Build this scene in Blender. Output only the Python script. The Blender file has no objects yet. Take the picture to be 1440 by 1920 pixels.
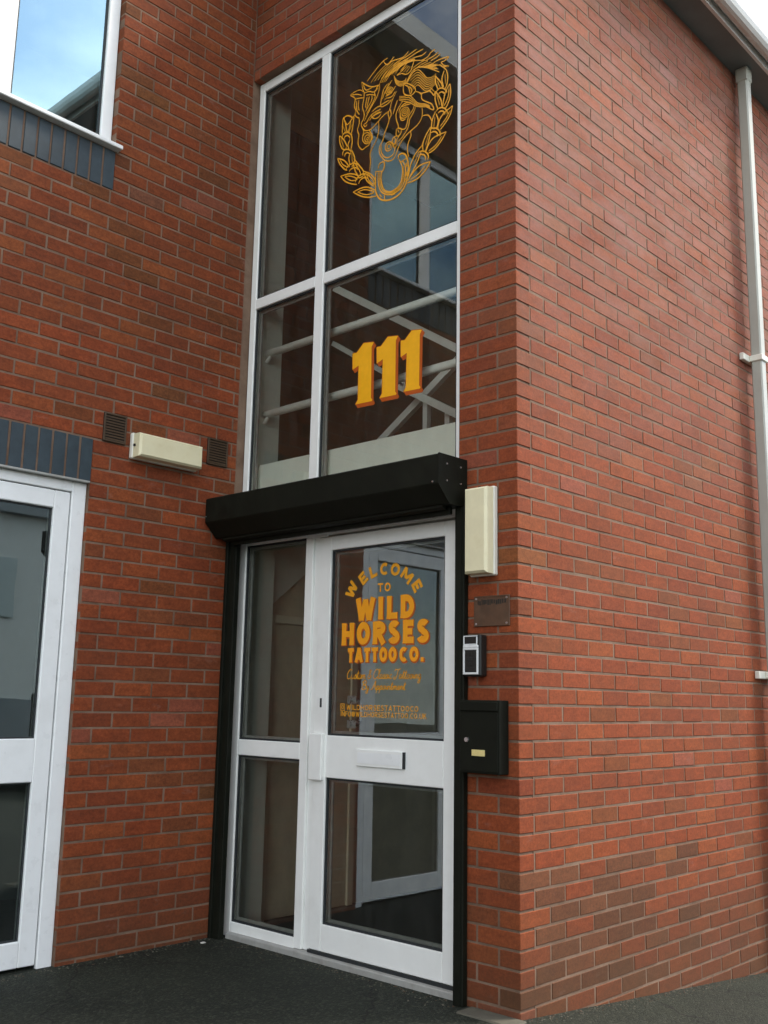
import bpy, math, random
from mathutils import Vector, Matrix
random.seed(11)
D = bpy.data
scene = bpy.context.scene
C = scene.collection

# ------------------------------------------------------------------ camera
cam_d = D.cameras.new('camera'); cam = D.objects.new('camera', cam_d); C.objects.link(cam)
cam.location = (-3.5346, -2.5255, 1.2071)
cam.rotation_euler = (1.7558, -0.0181, -0.8200)
cam_d.sensor_fit = 'VERTICAL'; cam_d.sensor_height = 36.0; cam_d.lens = 35.49
cam_d.clip_start = 0.05; cam_d.clip_end = 1500
scene.camera = cam
scene.render.resolution_x = 768; scene.render.resolution_y = 1024

# ------------------------------------------------------------------ world
SUN_EL, SUN_AZ = math.radians(48), math.radians(124)      # azimuth from +Y clockwise
world = D.worlds.new('World'); scene.world = world; world.use_nodes = True
nt = world.node_tree; nt.nodes.clear()
def wn(t, **k):
    n = nt.nodes.new(t)
    for a, b in k.items(): setattr(n, a, b)
    return n
sky = wn('ShaderNodeTexSky', sky_type='NISHITA', sun_disc=False, sun_elevation=SUN_EL, sun_rotation=SUN_AZ, altitude=60, air_density=1.0, dust_density=1.2, ozone_density=0.7)
tc = wn('ShaderNodeTexCoord'); mp = wn('ShaderNodeMapping'); mp.inputs['Scale'].default_value = (1.0, 1.0, 2.2); mp.inputs['Location'].default_value = (7, 3, 1)
nz = wn('ShaderNodeTexNoise'); nz.inputs['Scale'].default_value = 2.3; nz.inputs['Detail'].default_value = 7; nz.inputs['Roughness'].default_value = 0.55
rmp = wn('ShaderNodeValToRGB'); rmp.color_ramp.elements[0].position = 0.40; rmp.color_ramp.elements[1].position = 0.62
mx = wn('ShaderNodeMix', data_type='RGBA')
bg = wn('ShaderNodeBackground'); bg.inputs['Strength'].default_value = 0.115
out = wn('ShaderNodeOutputWorld')
l = nt.links
l.new(tc.outputs['Generated'], mp.inputs['Vector']); l.new(mp.outputs['Vector'], nz.inputs['Vector'])
l.new(nz.outputs['Fac'], rmp.inputs['Fac']); l.new(rmp.outputs['Color'], mx.inputs[0])
l.new(sky.outputs['Color'], mx.inputs[6]); mx.inputs[7].default_value = (9.0, 8.8, 8.2, 1)
l.new(mx.outputs[2], bg.inputs['Color']); l.new(bg.outputs['Background'], out.inputs['Surface'])

# ------------------------------------------------------------------ sun (thin cloud in front of it)
sd = D.lights.new('sun', 'SUN'); sd.energy = 1.3; sd.angle = math.radians(16); sd.color = (1.0, 0.90, 0.76)
so = D.objects.new('sun', sd); C.objects.link(so)
dirv = Vector((math.sin(SUN_AZ) * math.cos(SUN_EL), math.cos(SUN_AZ) * math.cos(SUN_EL), math.sin(SUN_EL)))
so.rotation_euler = dirv.to_track_quat('Z', 'Y').to_euler(); so.location = (0, -8, 12)

scene.render.engine = 'CYCLES'
vs = scene.view_settings; vs.view_transform = 'Standard'; vs.look = 'None'; vs.exposure = 1.6; vs.gamma = 1.0; vs.use_curve_mapping = False

# ------------------------------------------------------------------ materials
M = {}
def newmat(name):
    m = D.materials.new(name); m.use_nodes = True
    t = m.node_tree; b = t.nodes['Principled BSDF']
    M[name] = m
    return m, t, b
def N(t, ty, **k):
    n = t.nodes.new(ty)
    for a, b in k.items(): setattr(n, a, b)
    return n
def noise(t, scale, detail=3, rough=.5, vec=None):
    n = N(t, 'ShaderNodeTexNoise'); n.inputs['Scale'].default_value = scale; n.inputs['Detail'].default_value = detail; n.inputs['Roughness'].default_value = rough
    if vec is not None: t.links.new(vec, n.inputs['Vector'])
    return n.outputs['Fac']
def mapr(t, v, a, b, c, d):
    n = N(t, 'ShaderNodeMapRange'); t.links.new(v, n.inputs[0])
    for i, x in enumerate((a, b, c, d)): n.inputs[i + 1].default_value = x
    return n.outputs[0]
def mixc(t, fac, a, b, mode='MIX'):
    n = N(t, 'ShaderNodeMix', data_type='RGBA', blend_type=mode)
    for i, x in ((0, fac), (6, a), (7, b)):
        if hasattr(x, 'is_linked') or hasattr(x, 'links'): t.links.new(x, n.inputs[i])
        else: n.inputs[i].default_value = x if i == 0 else (*x, 1)
    return n.outputs[2]
def mth(t, op, a, b=None):
    n = N(t, 'ShaderNodeMath', operation=op)
    for i, x in ((0, a), (1, b)):
        if x is None: continue
        if hasattr(x, 'links'): t.links.new(x, n.inputs[i])
        else: n.inputs[i].default_value = x
    return n.outputs[0]
def pos(t): return N(t, 'ShaderNodeNewGeometry').outputs['Position']
def bump(t, b, h, s, d=.002):
    n = N(t, 'ShaderNodeBump'); n.inputs['Strength'].default_value = s; n.inputs['Distance'].default_value = d
    t.links.new(h, n.inputs['Height']); t.links.new(n.outputs[0], b.inputs['Normal'])

def plain(name, col, rough=.5, var=.12, scale=30, metal=0, spec=.5, bumpy=0, dirt=None, dscale=6, damt=.4):
    m, t, b = newmat(name); p = pos(t)
    f = noise(t, scale, 4, .6, p)
    dark = tuple(c * (1 - var) for c in col); lite = tuple(min(1, c * (1 + var)) for c in col)
    c = mixc(t, mapr(t, f, .3, .7, 0, 1), dark, lite)
    if dirt:
        g = noise(t, dscale, 6, .65, p)
        c = mixc(t, mapr(t, g, .5, .72, 0, damt), c, dirt)
    t.links.new(c, b.inputs['Base Color'])
    r = mapr(t, f, .3, .7, max(0, rough - .08), min(1, rough + .08)); t.links.new(r, b.inputs['Roughness'])
    b.inputs['Metallic'].default_value = metal; b.inputs['Specular IOR Level'].default_value = spec
    if bumpy: bump(t, b, noise(t, scale * 6, 3, .6, p), bumpy, .001)
    return m

def brickmat(name, attr):
    m, t, b = newmat(name); p = pos(t)
    if attr:
        a = N(t, 'ShaderNodeAttribute', attribute_name='brick_tint'); base = a.outputs['Color']
    else:
        base = N(t, 'ShaderNodeObjectInfo').outputs['Color']
    sp = N(t, 'ShaderNodeMapping'); sp.inputs['Scale'].default_value = (1, 1, 2.4); t.links.new(p, sp.inputs['Vector'])
    f1 = noise(t, 16, 6, .7, sp.outputs['Vector']); f2 = noise(t, 75, 5, .8, p); f3 = noise(t, 3.2, 5, .6, p)
    k = mth(t, 'MULTIPLY', mapr(t, f1, .25, .75, .72, 1.26), mapr(t, f2, .3, .7, .68, 1.32))
    kc = N(t, 'ShaderNodeCombineColor'); [t.links.new(k, kc.inputs[i]) for i in range(3)]
    c = mixc(t, 1.0, base, kc.outputs[0], 'MULTIPLY')
    # weathered, slightly brown bloom in soft blotches, and pale lime bloom in small specks
    c = mixc(t, mapr(t, f3, .5, .72, 0, .34), c, (.110, .034, .016))
    f4 = noise(t, 5.5, 8, .75, sp.outputs['Vector']); c = mixc(t, mapr(t, f4, .60, .78, 0, .5), c, (.28, .165, .135))
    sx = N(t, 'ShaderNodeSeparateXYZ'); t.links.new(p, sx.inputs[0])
    # hazy lens glare high on the gable return, painted as soft chalky patches
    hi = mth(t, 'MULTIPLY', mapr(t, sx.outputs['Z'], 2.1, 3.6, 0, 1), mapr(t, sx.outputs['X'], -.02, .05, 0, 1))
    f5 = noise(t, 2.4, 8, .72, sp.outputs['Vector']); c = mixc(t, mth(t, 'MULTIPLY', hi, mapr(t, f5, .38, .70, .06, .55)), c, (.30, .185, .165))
    # damp, mossy foot of the wall
    foot = mapr(t, mth(t, 'ADD', sx.outputs['Z'], mth(t, 'MULTIPLY', f3, .9)), .35, .95, 1, 0)
    c = mixc(t, mth(t, 'MULTIPLY', foot, .62), c, (.070, .040, .020))
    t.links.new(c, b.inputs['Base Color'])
    b.inputs['Roughness'].default_value = .82; b.inputs['Specular IOR Level'].default_value = .3
    bump(t, b, mth(t, 'ADD', noise(t, 240, 4, .7, p), mth(t, 'MULTIPLY', f1, .8)), .55, .0022)
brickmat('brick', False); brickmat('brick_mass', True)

m, t, b = newmat('mortar'); p = pos(t)
f = noise(t, 5, 6, .65, p); g = noise(t, 260, 3, .7, p)
c = mixc(t, mapr(t, f, .35, .65, 0, 1), (.130, .076, .046), (.26, .172, .118)); c = mixc(t, mapr(t, g, .3, .7, 0, .45), c, (.14, .085, .06))
t.links.new(c, b.inputs['Base Color']); b.inputs['Roughness'].default_value = .95; bump(t, b, g, .8, .002)

m, t, b = newmat('blue_brick'); p = pos(t)
f = noise(t, 14, 5, .65, p); g = noise(t, 200, 3, .7, p)
c = mixc(t, mapr(t, f, .3, .7, 0, 1), (.013, .026, .036), (.030, .052, .066)); c = mixc(t, mapr(t, g, .3, .7, 0, .4), c, (.020, .034, .042))
t.links.new(c, b.inputs['Base Color']); b.inputs['Roughness'].default_value = .55; bump(t, b, g, .5, .0015)

plain('white_frame', (.88, .895, .87), .38, .02, 12, dirt=(.55, .54, .48), dscale=5, damt=.16, spec=.45)
plain('white_upvc', (.87, .89, .89), .32, .02, 12, dirt=(.5, .5, .46), dscale=4, damt=.15, spec=.5)
plain('grey_trim', (.36, .36, .34), .55, .1, 30, dirt=(.15, .13, .1), dscale=8)
plain('gasket', (.018, .022, .024), .6, .2)
plain('black_steel', (.0050, .0062, .0028), .68, .25, 18, bumpy=.15, dirt=(.012, .012, .007), dscale=9, damt=.45, spec=.22)
plain('black_plastic', (.012, .013, .012), .45, .2, 40)
plain('cream_plastic', (.80, .74, .50), .42, .05, 14, dirt=(.45, .36, .16), dscale=7, damt=.35)
plain('white_plastic', (.78, .77, .68), .4, .04, 20)
plain('silver', (.62, .64, .65), .3, .05, 60, metal=.85)
plain('bezel_grey', (.74, .76, .76), .35, .04, 40)
plain('bronze', (.105, .055, .030), .5, .2, 22, metal=.1, dirt=(.06, .042, .028), dscale=14, damt=.6)
plain('dark_engraving', (.02, .017, .012), .7)
plain('brown_plastic', (.055, .030, .012), .6, .2, 40)
plain('brown_dark', (.012, .009, .006), .8)
plain('pipe_grey', (.44, .45, .40), .4, .05, 10, dirt=(.3, .29, .25), dscale=5)
plain('soffit', (.20, .245, .26), .6, .1, 6)
plain('gutter_white', (.78, .80, .80), .4, .03, 8, dirt=(.45, .44, .38), dscale=4)
plain('roof_tile', (.12, .075, .06), .8, .2, 8)
plain('vinyl_amber', (.92, .37, .008), .5, .05, 25)
plain('vinyl_yellow', (.95, .46, .008), .5, .05, 25)
plain('vinyl_gold', (.82, .36, .010), .5, .06, 25)
plain('vinyl_orange', (.46, .085, .006), .5, .05, 25)
plain('label_yellow', (.72, .60, .25), .5, .08, 80)
plain('inside_white', (.88, .89, .80), .6, .04, 8)
plain('inside_cream', (.76, .69, .52), .7, .06, 5)
plain('inside_brown', (.22, .17, .10), .75, .15, 5)
plain('inside_door', (.66, .58, .42), .55, .12, 7)
plain('carpet', (.030, .019, .011), .95, .3, 90, bumpy=.4)
plain('rail_grey', (.92, .92, .85), .45, .06, 12)
plain('pale_stone', (.55, .53, .48), .8, .15, 60)
plain('concrete', (.085, .08, .06), .9, .18, 25, bumpy=.6, dirt=(.12, .115, .08), dscale=9)
plain('clad_pale', (.62, .65, .64), .5, .04, 4)
plain('clad_window', (.42, .49, .50), .4, .06, 4)
plain('clad_grey', (.22, .25, .27), .5, .06, 4)

m, t, b = newmat('asphalt'); p = pos(t)
v = N(t, 'ShaderNodeTexVoronoi'); v.inputs['Scale'].default_value = 95; t.links.new(p, v.inputs['Vector'])
vc = N(t, 'ShaderNodeSeparateColor'); t.links.new(v.outputs['Color'], vc.inputs[0])
f = noise(t, 1.6, 7, .65, p); g = noise(t, 120, 4, .75, p); s_ = noise(t, .55, 5, .6, p)
c = mixc(t, mapr(t, f, .35, .65, 0, 1), (.0085, .0125, .0075), (.0205, .0265, .0165))
c = mixc(t, mapr(t, vc.outputs[0], .62, 1, 0, .75), c, (.060, .064, .046)); c = mixc(t, mapr(t, g, .42, .72, 0, .75), c, (.004, .006, .004))
c = mixc(t, mapr(t, s_, .52, .70, 0, .35), c, (.040, .040, .028))
ck = N(t, 'ShaderNodeTexVoronoi', feature='DISTANCE_TO_EDGE'); ck.inputs['Scale'].default_value = .9
wv = N(t, 'ShaderNodeMix', data_type='VECTOR'); wv.inputs[0].default_value = .16; t.links.new(p, wv.inputs[4])
nn = N(t, 'ShaderNodeTexNoise'); nn.inputs['Scale'].default_value = 5; nn.inputs['Detail'].default_value = 6; t.links.new(p, nn.inputs['Vector']); t.links.new(nn.outputs['Color'], wv.inputs[5]); t.links.new(wv.outputs[1], ck.inputs['Vector'])
c = mixc(t, mapr(t, ck.outputs['Distance'], .0, .006, .85, 0), c, (.002, .003, .002))
t.links.new(c, b.inputs['Base Color']); b.inputs['Roughness'].default_value = .8; b.inputs['Specular IOR Level'].default_value = .3
bump(t, b, mth(t, 'ADD', mth(t, 'MULTIPLY', v.outputs['Distance'], -1), g), 1.0, .006)

def glassmat(name, boost, tint, base, gcol=(.93, .98, 1)):
    m = D.materials.new(name); m.use_nodes = True; M[name] = m; t = m.node_tree; t.nodes.clear()
    o = N(t, 'ShaderNodeOutputMaterial'); mxs = N(t, 'ShaderNodeMixShader'); tr = N(t, 'ShaderNodeBsdfTransparent'); gl = N(t, 'ShaderNodeBsdfGlossy')
    tr.inputs['Color'].default_value = (*tint, 1); gl.inputs['Roughness'].default_value = 0.0; gl.inputs['Color'].default_value = (*gcol, 1)
    fr = N(t, 'ShaderNodeFresnel'); fr.inputs['IOR'].default_value = 1.5
    k = mth(t, 'ADD', mth(t, 'MULTIPLY', fr.outputs[0], boost), base); k2 = mth(t, 'MINIMUM', k, .95)
    bp = N(t, 'ShaderNodeBump'); bp.inputs['Strength'].default_value = .018; bp.inputs['Distance'].default_value = .02
    t.links.new(noise(t, 2.2, 2, .5, pos(t)), bp.inputs['Height']); t.links.new(bp.outputs[0], gl.inputs['Normal'])
    t.links.new(k2, mxs.inputs[0]); t.links.new(tr.outputs[0], mxs.inputs[1]); t.links.new(gl.outputs[0], mxs.inputs[2]); 
    df = N(t, 'ShaderNodeBsdfDiffuse'); df.inputs['Color'].default_value = (.55, .56, .52, 1); m2 = N(t, 'ShaderNodeMixShader')
    sm = N(t, 'ShaderNodeMapping'); sm.inputs['Scale'].default_value = (3, 3, .7); t.links.new(pos(t), sm.inputs['Vector'])
    t.links.new(mapr(t, noise(t, 4.5, 7, .7, sm.outputs['Vector']), .42, .75, .003, .035), m2.inputs[0]); t.links.new(mxs.outputs[0], m2.inputs[1]); t.links.new(df.outputs[0], m2.inputs[2])
    t.links.new(m2.outputs[0], o.inputs['Surface'])
glassmat('glass', 1.7, (.95, .975, .945), .02)
glassmat('glass_door', 3.2, (.93, .96, .93), .03)
glassmat('glass_side', 3.0, (.80, .88, .86), .07, (.85, .98, 1.0))
glassmat('glass_coated', 2.2, (.55, .62, .62), .34, (.62, .92, 1.0))

# ------------------------------------------------------------------ mesh helpers
class MB:
    def __init__(s): s.v = []; s.f = []; s.mi = []
    def add(s, vs, fs, mi=0):
        o = len(s.v); s.v += [tuple(v) for v in vs]; s.f += [tuple(i + o for i in f) for f in fs]; s.mi += [mi] * len(fs); return s
    def box(s, x0, x1, y0, y1, z0, z1, bev=0, mi=0):
        x0, x1 = sorted((x0, x1)); y0, y1 = sorted((y0, y1)); z0, z1 = sorted((z0, z1))
        bev = min(bev, (x1 - x0) * .45, (y1 - y0) * .45, (z1 - z0) * .45)
        if bev <= 0:
            v = [(x, y, z) for z in (z0, z1) for y in (y0, y1) for x in (x0, x1)]
            return s.add(v, [(0, 2, 3, 1), (4, 5, 7, 6), (0, 1, 5, 4), (2, 6, 7, 3), (0, 4, 6, 2), (1, 3, 7, 5)], mi)
        # chamfered box: 24 vertices
        v = []; idx = {}
        for cx in (0, 1):
            for cy in (0, 1):
                for cz in (0, 1):
                    X = (x0, x1)[cx]; Y = (y0, y1)[cy]; Z = (z0, z1)[cz]; sx, sy, sz = (1, -1)[cx], (1, -1)[cy], (1, -1)[cz]
                    idx[cx, cy, cz, 'x'] = len(v); v.append((X, Y + sy * bev, Z + sz * bev))
                    idx[cx, cy, cz, 'y'] = len(v); v.append((X + sx * bev, Y, Z + sz * bev))
                    idx[cx, cy, cz, 'z'] = len(v); v.append((X + sx * bev, Y + sy * bev, Z))
        f = []
        for c in (0, 1):
            f.append([idx[c, 0, 0, 'x'], idx[c, 1, 0, 'x'], idx[c, 1, 1, 'x'], idx[c, 0, 1, 'x']][::(-1 if c == 0 else 1)])
            f.append([idx[0, c, 0, 'y'], idx[1, c, 0, 'y'], idx[1, c, 1, 'y'], idx[0, c, 1, 'y']][::(1 if c == 0 else -1)])
            f.append([idx[0, 0, c, 'z'], idx[1, 0, c, 'z'], idx[1, 1, c, 'z'], idx[0, 1, c, 'z']][::(-1 if c == 0 else 1)])
        for a in (0, 1):
            for bb in (0, 1):
                f.append([idx[0, a, bb, 'y'], idx[1, a, bb, 'y'], idx[1, a, bb, 'z'], idx[0, a, bb, 'z']])
                f.append([idx[a, 0, bb, 'x'], idx[a, 1, bb, 'x'], idx[a, 1, bb, 'z'], idx[a, 0, bb, 'z']])
                f.append([idx[a, bb, 0, 'x'], idx[a, bb, 1, 'x'], idx[a, bb, 1, 'y'], idx[a, bb, 0, 'y']])
                for c in (0, 1): f.append([idx[a, bb, c, 'x'], idx[a, bb, c, 'y'], idx[a, bb, c, 'z']])
        return s.add(v, f, mi)
    def prism(s, poly, fn0, fn1, mi=0):
        n = len(poly); v = [fn0(p) for p in poly] + [fn1(p) for p in poly]
        f = [tuple(range(n)), tuple(range(2 * n - 1, n - 1, -1))] + [(i, i + n, (i + 1) % n + n, (i + 1) % n) for i in range(n)]
        return s.add(v, f, mi)
    def tube(s, a, b, r, n=10, mi=0, r2=None):
        a = Vector(a); b = Vector(b); d = (b - a).normalized(); q = d.to_track_quat('Z', 'Y'); r2 = r if r2 is None else r2
        v = []
        for P, rr in ((a, r), (b, r2)):
            for i in range(n): v.append(P + q @ Vector((rr * math.cos(2 * math.pi * i / n), rr * math.sin(2 * math.pi * i / n), 0)))
        f = [(i, (i + 1) % n, (i + 1) % n + n, i + n) for i in range(n)] + [tuple(range(n))[::-1], tuple(range(n, 2 * n))]
        return s.add(v, f, mi)
    def build(s, name, mat, parent=None, smooth=False, fix=True):
        me = D.meshes.new(name); me.from_pydata(s.v, [], s.f)
        for mm in (mat if isinstance(mat, (list, tuple)) else [mat]): me.materials.append(M[mm])
        for pgn, i in zip(me.polygons, s.mi): pgn.material_index = i; pgn.use_smooth = smooth
        me.update()
        if fix: fixn(me)
        o = D.objects.new(name, me); C.objects.link(o); o.parent = parent
        return o
def fixn(me):
    import bmesh
    b = bmesh.new(); b.from_mesh(me); bmesh.ops.recalc_face_normals(b, faces=b.faces); b.to_mesh(me); b.free()
def empty(name, loc=(0, 0, 0)):
    o = D.objects.new(name, None); C.objects.link(o); o.location = loc; o.empty_display_size = .1; return o
def at(o, loc):
    """put the origin of a parentless mesh object at loc without moving it"""
    o.data.transform(Matrix.Translation(-Vector(loc))); o.location = loc; return o
def under(parent, *objs):
    for o in objs:
        o.parent = parent; o.matrix_parent_inverse = Matrix.Translation(-Vector(parent.location))
def tag(o, label, cat, group=None):
    o['label'] = label; o['category'] = cat
    if group: o['group'] = group
    return o
def structure(o): o['kind'] = 'structure'; return o


plain('back_green', (.055, .085, .078), .7, .1, 4)

# ================================================================== SETTING
L = 1.965            # face of the set-back wall (y = L); entrance wall is x = 0 (y 0..L); the gable return is y = 0 (x > 0)
def gz(x, y):
    z = -.030
    if x > 0 and y < .6: z -= .092 * x * min(1, max(0, (0.6 - y) / .6))
    z -= .012 * max(0, -y - .5) if y < -.5 else 0
    return z
gm = MB()
xs = [-60, -30, -14, -7, -4, -3, -2.4, -1.9, -1.5, -1.1, -.8, -.5, -.3, -.1, 0, .15, .35, .6, 1, 1.5, 2, 2.6, 3.2, 4, 5, 6, 8, 14, 30, 60]
ys = [-60, -30, -16, -12, -8, -5, -3.5, -2.5, -1.8, -1.2, -.8, -.5, -.3, -.15, 0, .1, .3, .6, 1, 1.5, 2.1, 4, 10, 20]
vv = [(x, y, gz(max(min(x, 8), -8), y)) for y in ys for x in xs]
nx = len(xs); ff = [(j * nx + i, j * nx + i + 1, (j + 1) * nx + i + 1, (j + 1) * nx + i) for j in range(len(ys) - 1) for i in range(nx - 1)]
gm.add(vv, ff); ground = structure(gm.build('ground', 'asphalt', smooth=True))

# ================================================================== BUILDING
bld = empty('brick_building', (0, 0, 0))
tag(bld, 'red brick commercial building with a tall glazed entrance set in the inner corner', 'building')

# ---- bricks
CO = 1.0
def red():
    r = random.random()
    if r < .68: c = (.216, .0470, .0142)
    elif r < .84: c = (.244, .0575, .0165)
    elif r < .93: c = (.192, .0425, .0142)
    elif r < .98: c = (.186, .0510, .0175)
    else: c = (.245, .066, .034)
    k = random.uniform(.92, 1.08); h = random.uniform(.95, 1.06)
    return (c[0] * k, c[1] * k * h, c[2] * k * h)
MESH = {}
def brick_mesh(ln, ht, dp, var, both=None):
    """front face at y=0 (facing -y), x 0..ln, z 0..ht; chamfered arris; corner bricks also show the end at x=0"""
    key = (round(ln, 3), round(ht, 4), round(dp, 3), var, both)
    if key in MESH: return MESH[key]
    rnd = random.Random(hash(key) & 0xffff); b = .0022
    j = lambda a: rnd.uniform(-a, a)
    z0, z1, x0, x1 = 0, ht, 0, ln
    sil = [(x0 + j(.0009), z0 + j(.0011)), (x1 + j(.0009), z0 + j(.0011)), (x1 + j(.0009), z1 + j(.0011)), (x0 + j(.0009), z1 + j(.0011))]
    if both is None:
        ins = [(sil[0][0] + b, sil[0][1] + b), (sil[1][0] - b, sil[1][1] + b), (sil[2][0] - b, sil[2][1] - b), (sil[3][0] + b, sil[3][1] - b)]
        v = [(x, j(.0006), z) for x, z in ins] + [(x, b, z) for x, z in sil] + [(x, dp, z) for x, z in sil]
        f = [(0, 1, 2, 3)] + [(i + 4, (i + 1) % 4 + 4, (i + 1) % 4, i) for i in range(4)] + [(i + 8, (i + 1) % 4 + 8, (i + 1) % 4 + 4, i + 4) for i in range(4)]
    else:
        mb = MB(); mb.box(0, ln, 0, dp, 0, ht, b); v, f = mb.v, mb.f
    me = D.meshes.new('brick'); me.from_pydata(v, [], f); me.update(); fixn(me); me.materials.append(M['brick'])
    MESH[key] = me; return me

camP = cam.location; camR = cam.rotation_euler.to_matrix().transposed()
def pix(P):
    d = camR @ (Vector(P) - camP)
    if d.z > -.05: return None
    return (720 + 1892.7 * d.x / -d.z, 960 - 1892.7 * d.y / -d.z, -d.z)

def lay(wall, recs, face, keep=300):
    """recs: (u0, u1, z0, z1, colour, both, blue); face 'y': front at y=fy facing -y ; face 'x': front at x=0 facing -x"""
    kind, f0 = face
    items = []
    for (u0, u1, z0, z1, col, both) in recs:
        um, zm = (u0 + u1) / 2, (z0 + z1) / 2
        P = (um, f0, zm) if kind == 'y' else (f0, um, zm)
        q = pix(P); inv = q and -60 < q[0] < 1500 and -60 < q[1] < 1980
        sz = 0
        if q:
            a = pix((u0, f0, z0) if kind == 'y' else (f0, u0, z0)); c = pix((u1, f0, z1) if kind == 'y' else (f0, u1, z1))
            if a and c: sz = abs(a[0] - c[0]) * (z1 - z0) / q[2]
        items.append((bool(inv), sz, u0, u1, z0, z1, col, both))
    items.sort(key=lambda r: (r[0], r[1]), reverse=True)
    mass = MB(); cols = []
    for i, (inv, sz, u0, u1, z0, z1, col, both) in enumerate(items):
        ln, ht = u1 - u0, z1 - z0; push = random.uniform(-.0013, .0009)
        dp = both if both else .096
        me = brick_mesh(ln, ht, dp, random.randrange(5), both)
        if kind == 'y': mat = Matrix.Translation((u0, f0 + (0 if both else push), z0))
        else: mat = Matrix.Translation((f0 + (0 if both else push), u1, z0)) @ Matrix.Rotation(-math.pi / 2, 4, 'Z')
        if both and kind == 'x':
            me = brick_mesh(dp, ht, ln, random.randrange(5), both); mat = Matrix.Translation((f0, u0, z0))
        if inv and i < keep:
            o = D.objects.new('brick', me); C.objects.link(o); o.parent = wall; o.matrix_parent_inverse = Matrix.Identity(4)
            o.matrix_local = mat; o.color = (*col, 1)
        else:
            mass.add([mat @ v.co for v in me.vertices], [tuple(pp.vertices) for pp in me.polygons]); cols += [col] * len(me.polygons)
    if mass.v:
        o = mass.build('brick_mass', 'brick_mass', wall); o['kind'] = 'stuff'
        at_ = o.data.attributes.new('brick_tint', 'FLOAT_COLOR', 'FACE')
        for k, cc in enumerate(cols): at_.data[k].color = (*cc, 1)

def courses(u_lo, u_hi, z0, pitch, n0, n1, step, phase, holes, col, joint=.0105, ends=None):
    """running bond; phase(n) gives the position of one perpend in course n; holes are (u0,u1,za,zb) cut out"""
    out = []
    for n in range(n0, n1):
        za, zb = z0 + n * pitch + joint / 2, z0 + (n + 1) * pitch - joint / 2
        zm = (za + zb) / 2; lo, hi = ends(n) if ends else (u_lo, u_hi)
        segs = [(lo, hi)]
        for (a, b, c, d) in holes:
            if c < zm < d:
                ns = []
                for s0, s1 in segs:
                    if b <= s0 or a >= s1: ns.append((s0, s1)); continue
                    if a > s0: ns.append((s0, a))
                    if b < s1: ns.append((b, s1))
                segs = ns
        ph = phase(n)
        for s0, s1 in segs:
            k = math.floor((s0 - ph) / step); cuts = []
            while ph + k * step < s1:
                cuts.append((ph + k * step + joint / 2, ph + (k + 1) * step - joint / 2)); k += 1
            for a, b in cuts:
                a2, b2 = max(a, s0), min(b, s1)
                if b2 - a2 > .018:
                    w = random.uniform(-.0012, .0012) if (a2 > s0 and b2 < s1) else 0
                    out.append((a2 + w, b2 + w, za + random.uniform(-.0012, .0012), zb + random.uniform(-.0012, .0012), col((a2 + b2) / 2, zm), None))
    return out

# --- wall with the side door and the upper window (face y = L)
P1, Z1, B1 = .0758, -.010, .2222
jz = lambda n: Z1 + n * P1
DOOR1 = (-1.955, -.922, -1, jz(30)); LINT1 = (-1.985, -.920, jz(30), jz(33))
WIN1 = (-2.30, -.915, jz(54), 5.22); SOLD1 = (-2.32, -.913, jz(51), jz(54))
def col_a(u, z):
    c = red(); r = random.random()
    if r < .05: c = (c[0] * .76, c[1] * 1.0, c[2] * 1.0)
    if z > 3.0: c = (c[0] * .86, c[1] * .92, c[2] * .90)  # dimmer light high on this wall, put into the brick colour
    return c
wa = MB()
fy = L + .0030
def panel_y(mb, x0, x1, z0, z1, ya=fy, yb=L + .1): mb.box(x0, x1, ya, yb, z0, z1)
panel_y(wa, -9, DOOR1[0], -.6, jz(51)); panel_y(wa, DOOR1[1], .11, -.6, jz(51)); panel_y(wa, DOOR1[0], DOOR1[1], jz(30), jz(51))
panel_y(wa, -9, WIN1[0], jz(51), 5.75); panel_y(wa, WIN1[1], .11, jz(51), 5.90); panel_y(wa, WIN1[0], WIN1[1], jz(51), jz(54)); panel_y(wa, WIN1[0], WIN1[1], 5.22, 5.75)
wallA = wa.build('brick_wall', 'mortar', bld)
VENTS = [(-.872, -.738, jz(33), jz(35)), (-.212, -.072, jz(33), jz(35))]
holesA = [DOOR1, LINT1, WIN1, SOLD1]
ph1 = lambda n: -.149 + (0 if n % 2 else .1111)
recs = courses(-5.6, -.0035, Z1, P1, -3, 76, B1, ph1, holesA, col_a)
lay(wallA, recs, ('y', L))

# --- entrance wall (face x = 0): pier beside the door and the head above the glazing
def col_b(u, z):
    c = red(); return (c[0] * 1.04, c[1] * 1.02, c[2])
wb = MB(); wb.box(.0030, .10, .0045, .329, -.6, 5.42); wb.box(.0030, .10, .329, L - .002, 4.955, 5.90)
wallB = wb.build('brick_wall', 'mortar', bld)
recs = []
for n in range(-4, 72):
    za, zb = n * .075 + .00525, (n + 1) * .075 - .00525
    if n % 2:
        recs.append((.0, .215, za, zb, col_b(0, za), .1025))
ends = lambda n: ((1.15 if n >= 72 else .2255 if n % 2 else .113), (L - .003 if n >= 66 else .3275))
ph2 = lambda n: (.22 if n % 2 else .1075)
recs += courses(0, 0, 0, .075, -4, 79, .225, ph2, [], col_b, ends=ends)
lay(wallB, recs, ('x', 0))

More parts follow.
